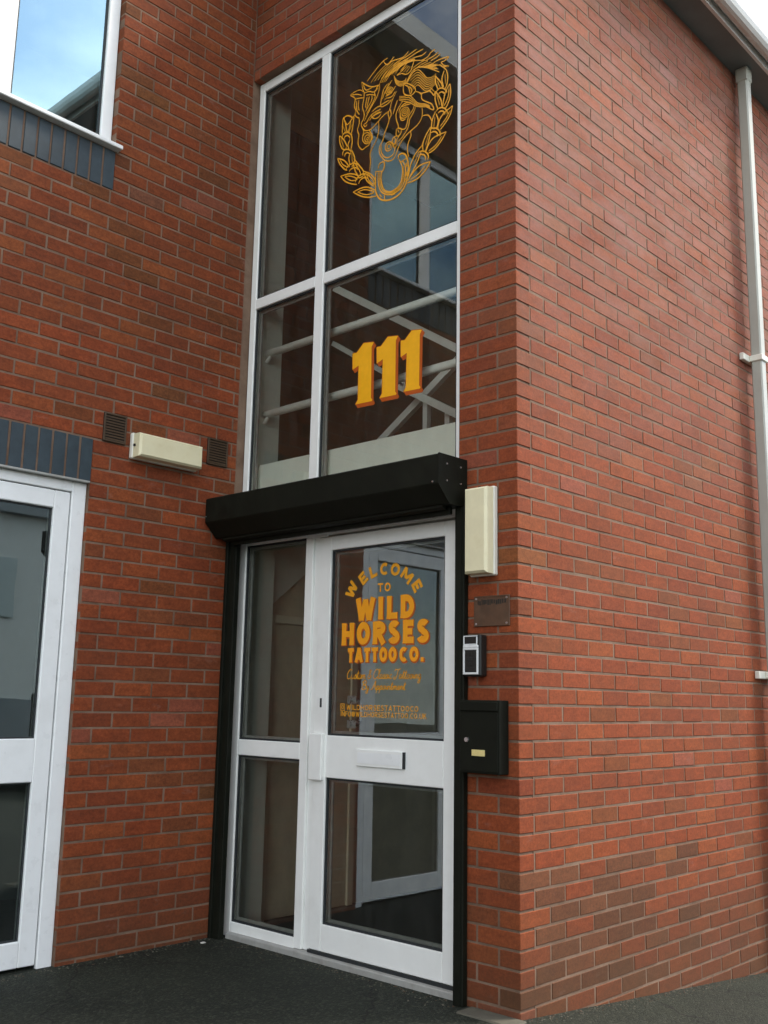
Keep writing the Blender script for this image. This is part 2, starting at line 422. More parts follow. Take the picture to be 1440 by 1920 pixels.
# --- gable return (face y = 0)
def col_c(u, z):
    c = red(); r = random.random()
    c = (c[0] * 1.06, c[1] * 1.06, c[2] * 1.06)
    if z > 2.4 and r < .40: c = (c[0] * 1.02, c[1] * 1.18, c[2] * 1.45)
    if z < .62 and u < 1.9 and r < (.85 if z < .3 and u < 1.2 else .40) - .16 * u:
        k = random.uniform(.85, 1.2); return (.138 * k, .048 * k, .020 * k)
    if r > .965: c = (c[0] * .82, c[1] * 1.05, c[2] * 1.1)
    return c
wc = MB(); wc.box(.1002, 9, .0020, .10, -1.4, 5.42)
wallC = wc.build('brick_wall', 'mortar', bld)
recs = []
for n in range(-8, 72):
    za, zb = n * .075 + .00525, (n + 1) * .075 - .00525
    if n % 2 == 0: recs.append((.0, .215, za, zb, col_c(.1, za), .1025))
ends = lambda n: ((.113 if n % 2 else .2255), 6.2)
ph3 = lambda n: (.1075 if n % 2 else .22)
recs += courses(0, 0, 0, .075, -8, 72, .225, ph3, [], col_c, ends=ends)
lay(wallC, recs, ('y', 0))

# --- blue soldier bricks over the side door and under the upper window
def soldiers(x0, x1, za, zb, pitch):
    x = x1; me = None
    while x - pitch > x0 - .02:
        k = 'sold%d' % random.randrange(3)
        if k not in MESH:
            mb = MB(); mb.box(0, pitch - .0105, 0, .095, 0, zb - za - .008, .0025)
            m_ = D.meshes.new('soldier_brick'); m_.from_pydata([(a + random.uniform(-.0012, .0012), b, c + random.uniform(-.0012, .0012)) for a, b, c in mb.v], [], mb.f); m_.update(); fixn(m_); m_.materials.append(M['blue_brick']); MESH[k] = m_
        o = D.objects.new('soldier_brick', MESH[k]); C.objects.link(o); o.parent = wallA
        o.location = (x - pitch + .0085, L - .003 + random.uniform(-.0012, .0012), za + .004); x -= pitch
soldiers(LINT1[0], LINT1[1], LINT1[2], LINT1[3], .0748)
soldiers(SOLD1[0], SOLD1[1], SOLD1[2], SOLD1[3], .0748)
MB().box(LINT1[0], LINT1[1] - .01, L - .012, L + .09, jz(30) - .006, jz(30) + .003).build('lintel_angle', 'grey_trim', bld)

# ---- eaves: soffit, fascia, gutter, roof (mitred round the outer corner)
def eave(name, prof, mat):
    """prof: list of (out, z); sweeps along the entrance wall (out = -x) and the gable return (out = -y)"""
    mb = MB(); n = len(prof); v = []
    for (o_, z) in prof: v.append((-o_, 1.15, z))
    for (o_, z) in prof: v.append((-o_, -o_, z))
    for (o_, z) in prof: v.append((9, -o_, z))
    f = [(i + s * n, (i + 1) % n + s * n, (i + 1) % n + (s + 1) * n, i + (s + 1) * n) for s in (0, 1) for i in range(n)] + [tuple(range(n)), tuple(range(3 * n - 1, 2 * n - 1, -1))]
    mb.add(v, f); return mb.build(name, mat, bld)
eave('soffit', [(-.05, 5.401), (.175, 5.401), (.175, 5.415), (-.05, 5.415)], 'soffit')
eave('fascia', [(.176, 5.385), (.196, 5.385), (.196, 5.56), (.176, 5.56)], 'gutter_white')
g = []
for i in range(9):
    a = math.pi * i / 8; g.append((.252 - .054 * math.cos(a), 5.47 - .072 * math.sin(a)))
g += [(.300, 5.482), (.204, 5.482)]
eave('gutter', g, 'gutter_white')
rf = MB(); a = -.21; rf.add([(a, 1.15, 5.585), (a, a, 5.585), (9, a, 5.585), (3.4, 3.4, 7.1), (9, 3.4, 7.1), (3.4, L + .3, 7.1), (a, 1.15, 5.545), (a, a, 5.545), (9, a, 5.545)], [(0, 1, 3, 5), (1, 2, 4, 3), (0, 6, 7, 1), (1, 7, 8, 2)]); rf.build('roof', 'roof_tile', bld)
MB().box(-9, -.01, L - .22, L + .1, 5.752, 5.80).build('soffit', 'soffit', bld)
MB().box(-9, -.01, L - .30, L - .22, 5.74, 5.90).build('gutter', 'gutter_white', bld)

# ================================================================== ENTRANCE GLAZING
FX = .050                      # face of the white frame
GX = .066                      # outer face of the glass
Y0, Y1 = .332, L - .003
ew = empty('entrance_window', (0, 0, 0)); ew.parent = bld
def bar(mb, y0, y1, z0, z1, x0=FX, x1=FX + .07, bev=.003): mb.box(x0, x1, y0, y1, z0, z1, bev)
Z_SILL, Z_TR0, Z_TR1, Z_HEAD = 2.19, 3.468, 3.532, 4.952
f = MB(); bar(f, 1.916, Y1, Z_SILL, Z_HEAD); f.build('jamb', 'white_frame', ew)
f = MB(); bar(f, Y0, .388, Z_SILL, Z_HEAD); f.build('jamb', 'white_frame', ew)
f = MB(); bar(f, 1.336, 1.402, Z_SILL, Z_HEAD - .062, FX - .002); f.build('mullion', 'white_frame', ew)
f = MB(); bar(f, .3885, 1.9155, Z_HEAD - .060, Z_HEAD); f.build('head_frame', 'white_frame', ew)
f = MB(); bar(f, 1.4025, 1.9155, Z_TR0, Z_TR1, FX - .001); f.build('transom', 'white_frame', ew)
f = MB(); bar(f, .3885, 1.3355, Z_TR0, Z_TR1, FX - .001); f.build('transom', 'white_frame', ew)
f = MB(); bar(f, .3885, 1.9155, Z_SILL, Z_SILL + .05, FX + .001); f.build('cill_frame', 'white_frame', ew)
def pane(parent, y0, y1, z0, z1, x=GX, mat='glass', gask=.010):
    o = MB().add([(x, y0, z0), (x, y1, z0), (x, y1, z1), (x, y0, z1)], [(3, 2, 1, 0)]).build('pane', mat, parent, fix=False)
    g = MB(); xa, xb = x - .006, x + .004
    g.box(xa, xb, y0, y1, z0, z0 + gask); g.box(xa, xb, y0, y1, z1 - gask, z1); g.box(xa, xb, y0, y0 + gask, z0 + gask, z1 - gask); g.box(xa, xb, y1 - gask, y1, z0 + gask, z1 - gask)
    g.build('gasket', 'gasket', parent)
    sp = MB(); xa, xb, k = x + .022, x + .03, gask + .012
    sp.box(xa, xb, y0, y1, z0, z0 + k); sp.box(xa, xb, y0, y1, z1 - k, z1); sp.box(xa, xb, y0, y0 + k, z0 + k, z1 - k); sp.box(xa, xb, y1 - k, y1, z0 + k, z1 - k)
    sp.build('spacer_bar', 'grey_trim', parent)
    return o
for (a, b) in ((.388, 1.336), (1.402, 1.916)):
    for (c, d) in ((Z_SILL + .05, Z_TR0), (Z_TR1, Z_HEAD - .06)): pane(ew, a, b, c, d)

# ---- sidelight + door frame
sl = empty('sidelight', (0, 0, 0)); sl.parent = bld
HB, HT = 2.052, 2.12
f = MB(); bar(f, 1.905, Y1, -.028, HT); f.build('jamb', 'white_frame', sl)
f = MB(); bar(f, 1.348, 1.405, .0, HB - .002, FX - .001); bar(f, 1.308, 1.3475, .0, HB - .002, FX + .012); f.build('post', 'white_frame', sl)
f = MB(); bar(f, 1.4055, 1.9045, HB, HT); f.build('head_frame', 'white_frame', sl)
f = MB(); bar(f, Y0, 1.4045, HB, HT, FX + .004); f.build('head_frame', 'white_frame', sl)
f = MB(); bar(f, 1.4055, 1.9045, .905, .988); f.build('midrail', 'white_frame', sl)
f = MB(); bar(f, 1.4055, 1.9045, -.024, .047); f.build('bottom_rail', 'white_frame', sl)
f = MB(); bar(f, Y0, .376, -.02, HB - .001, FX + .014); f.build('jamb', 'white_frame', sl)
pane(sl, 1.405, 1.905, .988, HB); pane(sl, 1.405, 1.905, .047, .905)
MB().box(FX - .035, FX + .1, Y0, 1.90, -.055, -.002, .004).build('threshold', 'grey_trim', sl)

# ---- door leaf
dr = empty('entrance_door', (0, 0, 0)); dr.parent = bld
DX = FX + .002; dl, drr, db, dt = 1.302, .381, .014, 2.040
f = MB(); bar(f, 1.214, dl, db, dt, DX, DX + .05, .003); f.build('stile', 'white_frame', dr)
f = MB(); bar(f, drr, .452, db, dt, DX, DX + .05, .003); f.build('stile', 'white_frame', dr)
f = MB(); bar(f, .4525, 1.2135, 1.970, dt, DX, DX + .05, .003); f.build('top_rail', 'white_frame', dr)
f = MB(); bar(f, .4525, 1.2135, .828, 1.033, DX, DX + .05, .003); f.build('lock_rail', 'white_frame', dr)
f = MB(); bar(f, .4525, 1.2135, db, .138, DX, DX + .05, .003); f.build('bottom_rail', 'white_frame', dr)
pane(dr, .452, 1.214, 1.033, 1.970, GX + .004, 'glass_door'); pane(dr, .452, 1.214, .138, .828, GX + .004, 'glass_door')
lp = MB().box(DX - .012, DX + .001, .690, .990, .896, .976, .003).build('letter_plate', 'white_frame', dr)
MB().box(DX - .0135, DX - .0125, .702, .978, .912, .962).build('flap', 'white_upvc', lp)
MB().box(DX - .011, DX, .678, .6885, .898, .974).build('plate_side_edge', 'gasket', lp)  # black side edge of the letter plate
MB().box(DX - .022, DX + .001, 1.224, 1.318, .812, 1.040, .004).build('lock_cover', 'white_frame', dr)
MB().box(DX - .004, DX, 1.252, 1.262, 1.17, 1.215).build('keyhole', 'gasket', dr)
MB().box(DX - .01, DX + .002, 1.235, 1.345, 2.0425, 2.0555, .002).build('pivot_cover', 'white_frame', dr)
h = MB(); hx, hy = .13, 1.10
for z in (1.09, 1.21): h.tube((.095, hy, z), (hx + .02, hy, z), .012); h.box(.112, .118, hy - .03, hy + .03, z - .02, z + .02, .002)
pts = [(hx + .02, hy, 1.09), (hx + .025, hy - .012, 1.10), (hx + .025, hy - .03, 1.12), (hx + .025, hy - .03, 1.18), (hx + .025, hy - .012, 1.20), (hx + .02, hy, 1.21)]
for a, b in zip(pts, pts[1:]): h.tube(a, b, .010)
h.build('pull_handle', 'silver', dr)
MB().box(DX - .006, DX, .382, 1.30, -.002, .012).build('weather_strip', 'gasket', dr)

# ================================================================== VINYL GRAPHICS ON THE GLASS
class Ink:
    """flat ribbons and polygons in (s, z): s runs to the right seen from outside (y = 1.2 - s); each piece a hair nearer than the last"""
    def __init__(s, x): s.mb = MB(); s.x = x; s.k = 0
    def P(s, a): return (s.x - s.k * 4e-6, 1.2 - a[0], a[1])
    def poly(s, pts, mi=0):
        s.k += 1; s.mb.add([s.P(p) for p in pts], [tuple(range(len(pts)))], mi)
    def ribbon(s, pts, w, mi=0, closed=False, taper=0, flare=0):
        pts = [Vector(p) for p in pts]; n = len(pts); Lq = []; Rq = []
        for i in range(n):
            a = pts[(i - 1) % n if closed else max(0, i - 1)]; b = pts[(i + 1) % n if closed else min(n - 1, i + 1)]
            d = (b - a); d = d.normalized() if d.length > 1e-9 else Vector((1, 0)); nn = Vector((-d.y, d.x))
            t = i / max(1, n - 1); k = 1 - taper * max(0, abs(2 * t - 1) - .6) / .4 + flare * max(0, abs(2 * t - 1) - .55) / .45
            Lq.append(pts[i] + nn * w * k / 2); Rq.append(pts[i] - nn * w * k / 2)
        s.k += 1; m = n if closed else n - 1
        s.mb.add([s.P(q) for q in Lq] + [s.P(q) for q in Rq], [(i, (i + 1) % n, (i + 1) % n + n, i + n) for i in range(m)], mi)
def smooth(p, sub=4):
    if len(p) < 3: return p
    o = []
    for i in range(len(p) - 1):
        p0, p1, p2, p3 = p[max(0, i - 1)], p[i], p[i + 1], p[min(len(p) - 1, i + 2)]
        for k in range(sub):
            t = k / sub
            o.append(tuple(.5 * (2 * p1[j] + (p2[j] - p0[j]) * t + (2 * p0[j] - 5 * p1[j] + 4 * p2[j] - p3[j]) * t * t + (3 * p1[j] - p0[j] - 3 * p2[j] + p3[j]) * t ** 3) for j in (0, 1)))
    return o + [tuple(p[-1])]

VX = GX - .0010
# ---- 111
DIG = [[[0.095,3.015],[0.125,3.012],[0.175,3.054],[0.25,3.042],[0.234,3.02],[0.237,2.743],[0.248,2.73],[0.242,2.724],[0.124,2.729],[0.142,2.751],[0.142,2.938],[0.098,2.924]],[[0.271,3.009],[0.3,3.006],[0.348,3.047],[0.42,3.035],[0.405,3.014],[0.406,2.743],[0.416,2.731],[0.411,2.725],[0.298,2.729],[0.315,2.751],[0.316,2.934],[0.274,2.92]],[[0.439,3.004],[0.466,3.001],[0.513,3.041],[0.582,3.029],[0.567,3.008],[0.566,2.743],[0.576,2.731],[0.571,2.725],[0.463,2.73],[0.479,2.751],[0.481,2.93],[0.441,2.917]]]
for dg in DIG:
    k = Ink(VX); sh = (.0150, -.019); grow = []
    cx = sum(p[0] for p in dg) / len(dg); cz = sum(p[1] for p in dg) / len(dg)
    for i in range(len(dg)):
        a, b = dg[i], dg[(i + 1) % len(dg)]
        k.poly([a, b, (b[0] + sh[0], b[1] + sh[1]), (a[0] + sh[0], a[1] + sh[1])], 1)
        k.ribbon([a, b], .007, 1); k.ribbon([(a[0] + sh[0], a[1] + sh[1]), (b[0] + sh[0], b[1] + sh[1])], .007, 1)
    k.poly([(p[0] + sh[0], p[1] + sh[1]) for p in dg], 1); k.k += 60; k.poly(dg, 0)
    k.mb.build('house_number_digit', ['vinyl_yellow', 'vinyl_orange'], ew)

# ---- two horses in a wreath with a horseshoe (line art cut in gold vinyl)
HORSE = [[100,126,935,92,959,28,957,59,926,64,909,59,875,73,837,66,819,82,796,98,784,100,746,88,716,101,682,95,644,103,611,130,581,153,586,177,589,195,610,203,638],[100,35,954,81,937,116,916],[100,67,913,94,908,131,895],[100,77,898,75,863,85,829,101,805],[100,94,896,90,856,101,828],[100,113,1000,121,956,134,923,132,886,123,842,138,795,133,762,117,745,124,719,149,689,180,679,204,682,243,701,261,711],[100,113,1000,148,966,186,938,223,926,252,922],[100,127,983,137,948,156,931,193,930],[100,155,985,184,1004,220,1027,249,1043,277,1055,310,1058],[100,252,922,247,883,225,846,196,817,162,779,140,748],[100,138,921,172,916,209,897,241,909],[100,150,902,187,891,224,870],[100,209,900,219,863,193,825,157,787],[100,195,882,194,853,167,824,149,802],[100,176,884,166,854,156,820],[100,158,889,150,855,146,827],[100,224,893,230,914,245,919],[90,196,619,190,608,179,602,165,603,150,611,138,624,131,639,130,654,137,666,148,672,163,670,177,662,189,649,196,634,196,619],[90,186,624,182,616,175,612,167,612,158,617,151,625,148,634,147,644,151,652,158,656,166,655,175,651,182,643,186,633,186,624],[90,176,628,175,625,172,623,169,623,166,625,164,628,163,631,163,635,164,638,167,640,170,640,173,638,175,635,176,632,176,628],[100,124,719,138,688,131,664,132,629],[100,178,680,198,649,207,620,195,609],[100,169,747,191,763,227,770,267,768],[100,180,736,206,753,242,752,271,752],[100,162,733,169,747],[100,191,765,213,735,246,727,267,741],[100,140,730,158,734,173,749],[100,133,730,148,712,163,721],[100,197,782,241,793,270,784],[100,213,747,227,758,256,758],[100,270,779,313,780,348,793],[100,266,794,298,797,327,797],[100,257,711,293,725,321,731],[100,310,902,283,879,270,838,262,801,270,779],[100,345,909,310,876,287,851,276,824],[100,324,901,300,877],[90,346,864,352,855,352,845,347,838,339,833,327,832,316,835,307,842,301,851,301,861,306,869,315,873,326,874,337,871,346,864],[90,337,859,340,854,341,849,338,844,333,842,327,841,321,843,316,847,313,852,312,857,315,862,320,864,326,865,332,863,337,859],[90,331,855,332,853,333,851,332,849,330,848,328,848,325,849,323,851,321,853,321,855,321,857,323,858,326,858,328,857,331,855],[100,297,832,326,832,354,845,371,861],[100,312,815,347,811,368,830],[100,291,812,312,820],[85,249,704,253,656,240,604,211,567,191,534,196,484,189,432],[100,379,826,355,796,341,768,333,742,320,720,329,682,316,647,296,610,282,570,263,549,260,516,278,481,303,452,335,436,364,437,385,457,403,495,430,523,464,543,497,554,531,566,557,588,566,617,563,651],[100,276,550,274,514,298,475,327,459,362,463,377,494,392,521],[100,329,682,343,704,334,740],[100,387,771,372,738,357,701],[100,425,749,400,726,379,695,383,654,395,624,402,601,443,579,460,608,470,643,499,668,510,696],[100,522,680,499,645,477,621,471,590,456,565,423,537,396,525],[90,460,698,469,686,473,672,470,659,461,649,449,644,434,645,421,652,412,664,408,678,411,691,420,701,433,706,447,705,460,698],[90,455,690,460,683,462,674,460,666,455,659,447,656,438,657,429,661,424,668,422,677,424,686,429,692,437,695,446,695,455,690],[90,448,682,451,679,452,675,452,671,449,669,446,668,442,668,438,670,436,674,434,677,435,681,437,684,441,685,445,684,448,682],[100,419,718,447,717,481,709],[100,406,667,421,638,448,635],[100,399,692,409,716,440,729,481,720],[100,383,603,418,592,412,561,384,563,383,603],[100,384,563,360,559,354,536,371,518],[100,370,563,378,532,365,515,372,496],[100,412,564,388,539,375,517],[100,394,593,403,573],[90,352,508,345,500,335,497,323,498,313,505,306,516,304,528,307,539,314,547,324,550,336,548,346,541,353,531,355,519,352,508],[90,342,515,338,511,333,509,327,509,322,513,319,518,318,524,319,530,323,535,329,537,334,536,339,533,343,527,344,521,342,515],[100,309,503,319,516],[100,484,551,488,522,469,486,465,448,474,406],[100,569,604,603,594,622,570,631,546],[100,380,923,415,933,449,960,502,963,492,929,478,902,447,897,415,917,380,920],[100,415,930,456,945],[100,429,918,467,938],[100,447,907,477,930],[100,404,938,442,955],[100,432,849,428,816,439,783,480,758,511,766,514,784,494,809,460,837,432,849],[100,471,817,490,786,483,769],[100,437,840,465,814,480,765],[70,466,872,495,885,532,886,566,849,593,812,627,800,659,808],[70,471,859,497,870,532,871,567,834,594,799,627,790,658,799],[70,476,847,500,854,533,856,567,818,594,786,627,779,657,790],[70,481,824,502,838,533,841,567,803,594,773,627,769,656,780],[70,486,812,504,822,533,826,567,787,594,760,627,758,654,771],[70,491,800,506,807,533,812,567,772,594,747,627,748,653,762],[70,496,787,509,791,534,797,568,757,595,734,627,737,652,753],[70,357,932,377,895,409,871,438,865,449,877],[70,360,919,379,886,409,862,438,858,449,869],[70,362,907,380,876,410,853,439,852,449,861],[70,365,895,382,866,410,844,439,845,450,853],[65,400,787,435,773,473,763,504,727,535,691,589,663,619,639],[65,400,780,436,763,473,749,505,715,535,684,589,657,619,634],[65,399,773,436,753,474,735,505,704,535,677,589,652,619,630],[65,399,766,436,743,474,721,505,693,536,670,589,646,619,625],[100,517,766,555,738,562,702,602,667,627,647,645,609,619,623,589,657],[100,545,740,601,729,627,729],[100,601,738,628,712,644,689,651,708],[100,621,743,647,709],[100,451,845,458,859,491,895,532,900,586,875,633,843,679,806],[100,455,838,478,873,512,895],[100,277,1053,307,1019,358,1044],[100,307,1019,350,1023,406,1011,434,1012,463,1027],[100,351,988,392,1003,445,1002,493,1009,520,1013],[100,393,986,476,988,510,992,566,992],[100,490,973,531,965,558,958,588,965],[100,552,930,598,931,621,948,649,951],[100,592,917,632,916,672,925],[100,619,899,658,901,685,908],[100,639,879,684,878,741,866,714,856,688,859],[100,688,859,711,830,742,812,708,823],[100,678,850,708,820,725,798],[75,185,963,214,985,253,1006,307,1025],[75,212,959,240,981,279,1000,333,1018],[75,238,955,266,977,305,995,358,1011],[75,264,951,292,973,331,990,384,1004],[75,290,947,318,969,357,984,409,997],[75,316,943,344,965,382,979,435,990],[75,342,939,369,961,408,974,460,983],[75,367,935,395,957,433,969,484,976],[75,295,943,337,977,393,986,455,983],[75,309,945,354,974,415,979,485,968],[75,323,946,372,971,438,972,513,953],[75,337,947,390,968,460,965,542,938],[75,351,948,407,965,482,959,571,923],[75,365,949,425,963,504,952,599,909],[75,494,911,532,920,579,921],[75,518,902,556,907,601,905],[75,541,893,580,894,623,889],[75,564,885,604,881,645,874],[75,587,876,628,869,666,858],[75,609,867,652,856,688,843],[75,532,905,586,881,639,873],[75,559,891,599,872,647,862],[75,586,877,613,863,655,851],[75,613,864,626,854,663,839],[75,639,850,639,846,671,828],[75,252,927,273,953,308,978],[75,266,925,290,950,325,974],[75,281,922,307,947,342,969],[75,295,919,325,944,360,965],[125,-22,841,-31,818,-32,741],[125,61,821,53,766,42,708],[125,-26,839,7,781,55,815],[125,-14,816,12,732,35,791],[100,-29,787,1,728],[100,43,767,20,726],[125,-22,826,-22,831,-19,835,-15,837,-10,839,-3,839,4,837,12,835,20,831,27,826,34,821,39,815,44,809,46,803,47,797],[125,-30,719,-29,725,-27,730,-23,734,-18,737,-12,738,-5,737,3,736,11,732,19,728,26,722,32,716,37,709,41,702,43,695],[125,-13,703,-12,708,-11,711,-8,714,-5,715,-1,716,4,715,8,714,13,712,18,708,22,704,26,700,28,695,30,691,31,686],[125,-53,737,-49,694,-31,652,-7,632],[125,-53,737,-13,692,9,648],[100,-40,709,-15,651],[125,42,711,50,661,41,615],[125,31,680,17,651,28,620],[100,12,647,-7,637],[125,-22,603,-24,610,-24,616,-23,622,-20,627,-16,630,-11,632,-5,633,2,632,9,630,17,626,24,622,31,616,37,610,42,603],[125,-5,590,-6,595,-6,599,-5,602,-4,605,-2,607,1,609,5,609,9,609,13,607,18,605,22,602,26,599,30,595,33,591],[125,-64,602,-43,559,-7,516,17,499],[125,-64,602,-8,567,35,512],[100,-44,587,-19,547,24,514],[125,45,613,73,556,65,516,50,510],[125,46,604,26,571,38,526],[100,49,592,56,531],[125,7,511,12,516,19,521,27,524,36,526,45,526,55,525,65,523,75,519,85,514,94,507,103,500,110,492,116,483,120,475],[125,32,486,36,489,40,493,45,495,50,496,56,497,62,497,68,496,74,494,80,492,86,489,91,485,96,480,100,475,104,470],[125,65,552,111,493,143,448,139,420,113,419],[125,61,535,78,476,113,419],[100,72,525,113,463,124,425],[125,-36,483,37,471,94,442,113,415],[125,-36,483,4,437,61,401,95,387],[100,-5,469,45,454,98,417,49,426,-5,469],[125,83,403,86,411,90,418,95,424,102,428,109,431,118,433,127,434,137,433,147,430,158,427,168,421,177,415,186,408,195,400],[125,109,385,111,390,113,395,117,399,121,402,125,405,130,406,136,407,142,408,148,407,154,405,160,403,167,400,173,396,178,391],[125,143,448,201,408,234,362,239,333],[125,149,433,173,379,225,329],[100,168,420,209,380,230,339,191,372,168,420],[125,67,351,130,352,181,339,240,299],[125,67,351,127,307,190,277,244,266],[100,101,339,159,333,229,294,168,300,101,339],[125,725,801,736,758,730,712,717,695],[125,712,799,697,759,709,707],[100,718,777,721,721],[125,653,795,655,756,673,709],[125,653,795,692,739,702,707],[100,666,762,686,714],[125,662,700,664,705,668,708,673,710,678,711,685,711,692,709,699,706,706,702,712,697,718,691,723,684,727,678,730,671,731,665],[125,676,680,678,683,680,685,683,687,686,687,690,687,694,687,698,685,702,683,706,679,710,676,712,672,715,668,716,664,717,659],[125,751,709,756,652,740,604,718,578],[125,751,709,720,670,703,598],[100,745,683,738,637,713,599],[125,655,706,653,657,673,597],[125,655,706,690,647,700,594],[100,664,680,684,617],[125,662,591,665,595,670,599,676,600,682,601,690,599,697,597,705,593,712,588,719,582,725,575,729,568,732,561,734,554,734,547],[125,675,573,678,576,680,578,684,579,688,580,692,579,697,578,701,576,706,573,709,569,713,565,715,561,717,556,718,552,718,548],[125,769,577,753,534,723,501,689,476],[125,769,577,713,559,682,531,672,489],[100,751,556,726,524,688,494],[125,656,593,636,555,631,514,653,495],[125,659,579,676,531,663,493],[100,652,560,646,508],[125,619,503,625,505,631,506,639,505,647,502,655,499,663,494,671,488,677,481,682,473,686,466,689,458,690,451,689,445,686,440],[125,628,483,632,484,636,485,641,484,646,483,651,481,656,478,661,474,665,470,668,466,670,461,672,456,672,452,671,448,669,444],[125,728,449,699,414,651,382,606,374],[125,728,449,650,450,612,424,593,387],[100,699,436,664,404,612,386],[125,625,519,591,481,571,440,576,395],[125,625,519,618,462,589,390],[100,611,484,589,428],[125,541,405,547,407,555,407,563,406,571,403,579,399,587,394,594,387,601,380,605,373,609,365,611,358,611,351,609,345,606,340],[125,549,385,553,386,558,386,563,386,569,384,574,382,579,379,584,375,587,370,590,366,592,361,593,356,593,352,591,348,589,345],[125,625,323,594,288,535,260,469,260],[125,625,323,557,329,511,308,472,271],[100,594,312,548,286,489,270],[125,569,438,520,403,487,349,476,294],[125,563,405,528,343,483,288],[100,546,406,514,353],[150,237,412,237,350,241,292,267,245,307,219,356,208,410,216,456,255,472,320,471,375,454,424,428,444,404,443,401,422],[130,254,421,264,446,291,448,301,433,295,402,281,387,278,346,296,290,329,261,368,253,415,270,431,318,430,368,407,416],[130,238,410,287,395],[130,412,397,463,405],[120,257,399,257,348,277,284,326,245,382,236,437,256,453,316,451,366,432,398],[80,267,395,267,348,287,288,327,254,375,245,425,263,441,317,440,367],[160,269,266,284,247],[160,306,250,307,220],[160,354,231,383,231],[160,391,237,415,245],[160,458,303,464,328],[160,462,354,459,379],[160,448,274,458,289]]
k = Ink(VX)
for st in HORSE:
    p = [(st[i] / 1000, 3.6 + st[i + 1] / 1000) for i in range(1, len(st), 2)]
    k.ribbon(smooth(p, 4), .0062 * st[0] / 100, 0, taper=.35)
k.mb.build('horse_emblem', 'vinyl_gold', ew)

# ---- block capitals drawn as strokes (unit height; centre lines, width in units)
def arc(cx, cy, rx, ry, a0, a1, n=10): return [(cx + rx * math.cos(math.radians(a0 + (a1 - a0) * i / n)), cy + ry * math.sin(math.radians(a0 + (a1 - a0) * i / n))) for i in range(n + 1)]
def glyph(c, t):
    h = t / 2; w = .62; T, Bt = 1 - h, h
    l_, r_ = h, w - h
    if c == 'W': return 1.0, [[(.10, 1), (.30, 0)], [(.30, 0), (.50, .92)], [(.50, .92), (.70, 0)], [(.70, 0), (.90, 1)]]
    if c == 'I': return t + .06, [[(h + .03, 0), (h + .03, 1)]]
    if c == 'L': return .56, [[(l_, 0), (l_, 1)], [(l_, Bt), (.56, Bt)]]
    if c == 'D': return .70, [[(l_, 0), (l_, 1)], [(l_, T)] + arc(.30, .5, .40 - h, .5 - h, 90, -90, 12) + [(l_, Bt)]]
    if c == 'H': return .72, [[(l_, 0), (l_, 1)], [(.72 - h, 0), (.72 - h, 1)], [(l_, .5), (.72 - h, .5)]]
    if c == 'O': return .76, [('c', arc(.38, .5, .38 - h, .5 - h, 90, -270, 22))]
    if c == 'R': return .70, [[(l_, 0), (l_, 1)], [(l_, T)] + arc(.36, .70, .30 - h * .6, .30 - h, 90, -90, 9) + [(l_, .40 + h * .1)], [(.36, .42), (.66 - h * .4, 0)]]
    if c == 'S': return .64, [arc(.32, .735, .29 - h * .9, .265 - h, 20, 180, 8)[:] + arc(.32, .735, .29 - h * .9, .265 - h * .55, 200, 262, 4) + arc(.32, .265, .30 - h * .9, .285 - h * .6, 80, 0, 6) + arc(.32, .275, .30 - h * .9, .275 - h, -20, -170, 8)]
    if c == 'E': return .58, [[(l_, 0), (l_, 1)], [(l_, T), (.56, T)], [(l_, .5), (.50, .5)], [(l_, Bt), (.58, Bt)]]
    if c == 'F': return .55, [[(l_, 0), (l_, 1)], [(l_, T), (.55, T)], [(l_, .5), (.48, .5)]]
    if c == 'T': return .62, [[(.31, 0), (.31, 1)], [(0, T), (.62, T)]]
    if c == 'A': return .74, [[(.09, 0), (.37, 1)], [(.37, 1), (.65, 0)], [(.18, .30), (.56, .30)]]
    if c == 'C': return .66, [arc(.37, .5, .37 - h, .5 - h, 48, 312, 16)]
    if c == 'M': return .88, [[(h, 0), (h, 1)], [(h * 1.1, .96), (.44, .25)], [(.44, .25), (.88 - h * 1.1, .96)], [(.88 - h, 0), (.88 - h, 1)]]
    if c == 'N': return .72, [[(h, 0), (h, 1)], [(h * 1.1, .95), (.72 - h * 1.1, .05)], [(.72 - h, 0), (.72 - h, 1)]]
    if c == 'K': return .70, [[(h, 0), (h, 1)], [(h, .42), (.62, 1)], [(.30, .58), (.66, 0)]]
    if c == 'U': return .70, [[(h, 1), (h, .34)] + arc(.35, .34, .35 - h, .34 - h, 180, 360, 10)[1:] + [(.70 - h, 1)]]
    if c == '.': return .26, [[(.13, 0), (.13, t * 1.1)]]
    if c == '@': return .92, [('c', arc(.46, .5, .44 - h, .5 - h, 0, 360, 18)), ('c', arc(.44, .5, .17, .19, 0, 360, 12))]
    return .35, []
def word(ink, text, s0, s1, z0, z1, t, mi=0, extra=0, shift=(0, 0), flare=0, place=None):
    adv = []; gap = .10 + t * .15
    gl = [glyph(c, t) for c in text]; W = sum(g[0] for g in gl) + gap * (len(gl) - 1); H = z1 - z0
    sx = (s1 - s0) / W if s1 is not None else H
    x = 0
    for (w, strokes) in gl:
        for stt in strokes:
            cl = False
            if stt and stt[0] == 'c': cl = True; stt = stt[1]
            pts = [(s0 + (x + p[0]) * sx + shift[0], z0 + p[1] * H + shift[1]) for p in stt]
            if cl: pts = pts[:-1]
            if place: pts = [place(w / 2 + x, p) for p in [((x + q[0]) - (w / 2 + x), q[1]) for q in (stt[:-1] if cl else stt)]]
            if len(pts) == 2: pts = [pts[0], tuple(.78 * a + .22 * b for a, b in zip(*pts)), tuple(.22 * a + .78 * b for a, b in zip(*pts)), pts[1]]
            ink.ribbon(pts, t * min(H, sx * 1.06) + extra, mi, cl, flare=flare)
        x += w + gap
    return W
